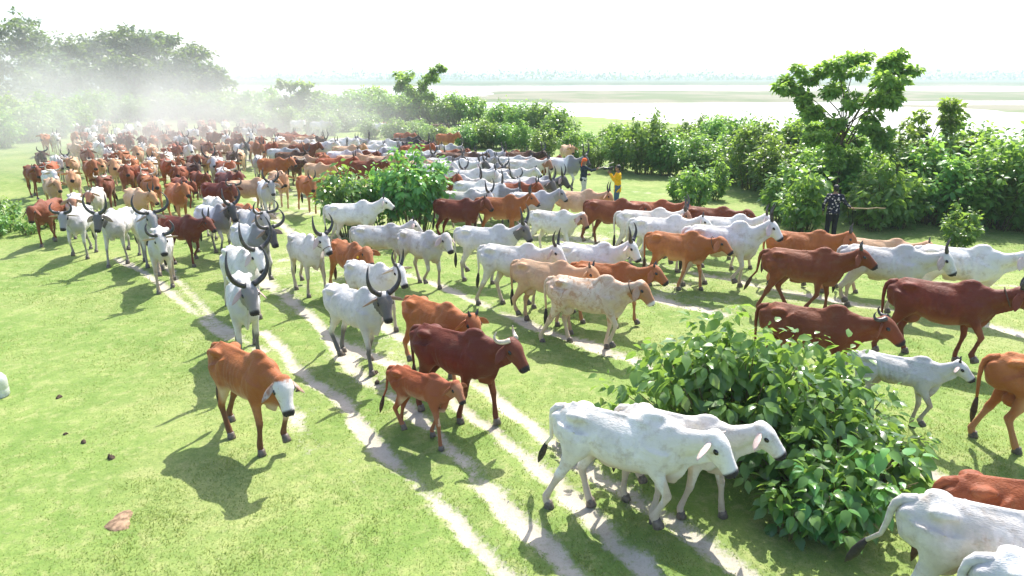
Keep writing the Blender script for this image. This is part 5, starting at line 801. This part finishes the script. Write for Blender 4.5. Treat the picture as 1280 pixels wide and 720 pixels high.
# ---------------------------------------------------------------- small things on the grass
plain('dung', (.075, .055, .04), .9, .1, .45, 18); plain('old_dung', (.25, .17, .11), .9, .1, .5, 14)
def pat(x, y, r, h, mat, label, group=None, name='dung_pat'):
    rr = np.random.default_rng(int(abs(x * 100))); n = 20; V = [(0, 0, h)]; F = []
    for k, (q, z) in enumerate(((.35, .95), (.7, .7), (.92, .35), (1.05, -.3))):
        for j in range(n): a = j * 2 * math.pi / n; w = r * q * (1 + .28 * math.sin(2 * a + x * 9) + .18 * math.sin(3 * a + 1 + y * 7) + rr.normal(0, .07)); V.append((w * math.cos(a), w * math.sin(a), h * z * (1 + rr.normal(0, .22))))
    F += [(0, 1 + j, 1 + (j + 1) % n) for j in range(n)] + [(1 + k * n + j, 1 + (k + 1) * n + j, 1 + (k + 1) * n + (j + 1) % n, 1 + k * n + (j + 1) % n) for k in range(3) for j in range(n)]
    tag(link(name, new_mesh(name, V, F, (MAT[mat],)), loc=(x, y, zg(x, y))), label, 'dung', group)
pat(-4.42, 6.58, .16, .02, 'old_dung', 'large flat dried brown dung pat on the open grass')
for k, (x, y, r) in enumerate(((-7.15, 9.8, .055), (-5.9, 8.36, .05), (-5.27, 7.92, .06), (-6.3, 8.6, .035), (-2.3, 10.6, .06), (-2.2, 10.2, .05), (-8.3, 9.4, .06), (2.6, 10.6, .07), (-3.4, 9.9, .05))): pat(x, y, r * .8, r * .75, 'dung', 'small dark dung lump lying on the short grass', 'dung lumps scattered on the grass', 'dung_lump')
m, t = material('cloudy_plastic'); t.surf(t.bsdf((.86, .88, .88), .25, .5, **{'Transmission Weight': .45, 'Subsurface Weight': .0})); plain('dark_cap', (.04, .045, .05), .4, .4, .1)
je = empty('plastic_jug', (-8.12, 9.85, zg(-8.12, 9.85))); tag(je, 'cloudy white plastic jug with a dark cap standing on the grass', 'jug')
pr_ = [(0, .02), (.12, .0), (.135, .02), (.138, .12), (.134, .13), (.138, .14), (.138, .26), (.13, .31), (.09, .37), (.045, .40), (.04, .43)]
n = 24; V = [(r_ * math.cos(j * 2 * math.pi / n), r_ * math.sin(j * 2 * math.pi / n), z) for r_, z in pr_ for j in range(n)]; F = [(i * n + j, i * n + (j + 1) % n, (i + 1) * n + (j + 1) % n, (i + 1) * n + j) for i in range(len(pr_) - 1) for j in range(n)]
link('bottle', new_mesh('bottle', V, F, (MAT['cloudy_plastic'],)), je); link('cap', new_mesh('cap', *tube([(0, 0, .425), (0, 0, .43), (0, 0, .465), (0, 0, .47)], [.03, .047, .047, .04], [.03, .047, .047, .04], (0, 1, 0), 16), (MAT['dark_cap'],)), je)

# ---------------------------------------------------------------- dust and haze
for nm, dens in (('dust', .11), ('thin_dust', .042)):
    m, t = material(nm); pv = t.new('ShaderNodeVolumePrincipled', ins={'Color': (.80, .79, .76, 1), 'Anisotropy': .0}); oc = t.new('ShaderNodeTexCoord').outputs['Object']; geo = t.new('ShaderNodeNewGeometry').outputs['Position']
    ln = t.new('ShaderNodeVectorMath', operation='LENGTH'); t.link(oc, ln.inputs[0]); fall = t.ramp(ln.outputs['Value'], 1., .2); t.link(t.math('MULTIPLY', t.math('MULTIPLY', fall, t.ramp(t.noise(.13, 4, .62, geo, .8), .34, .70)), dens), pv.inputs['Density']); t.link(pv.outputs[0], t.out.inputs['Volume'])
sv, sf = ell((0, 0, 0), (1, 1, 1), None, 24, 14)
for loc, sc in (((-23., 47., 1.6), (22, 20, 5.4)), ((-50., 80., 4.), (36, 19, 10.))):
    du = link('dust', new_mesh('dust', sv, sf, (MAT['dust' if loc[0] > -30 else 'thin_dust'],))); du.location = loc; du.scale = sc; tag(du, 'drifting pale dust raised by the hooves at the back of the herd' if loc[0] > -30 else 'thin dust veil hanging before the wood edge', 'dust', kind='stuff')
m, t = material('haze'); pv = t.new('ShaderNodeVolumePrincipled', ins={'Color': (.74, .85, .91, 1), 'Density': .00055, 'Anisotropy': .0}); t.link(pv.outputs[0], t.out.inputs['Volume'])
hz = link('haze', new_mesh('haze', *box((0, 2000, 15), (5900, 4300, 38)), (MAT['haze'],), False)); tag(hz, 'thin summer haze over the river plain', 'haze', kind='stuff')
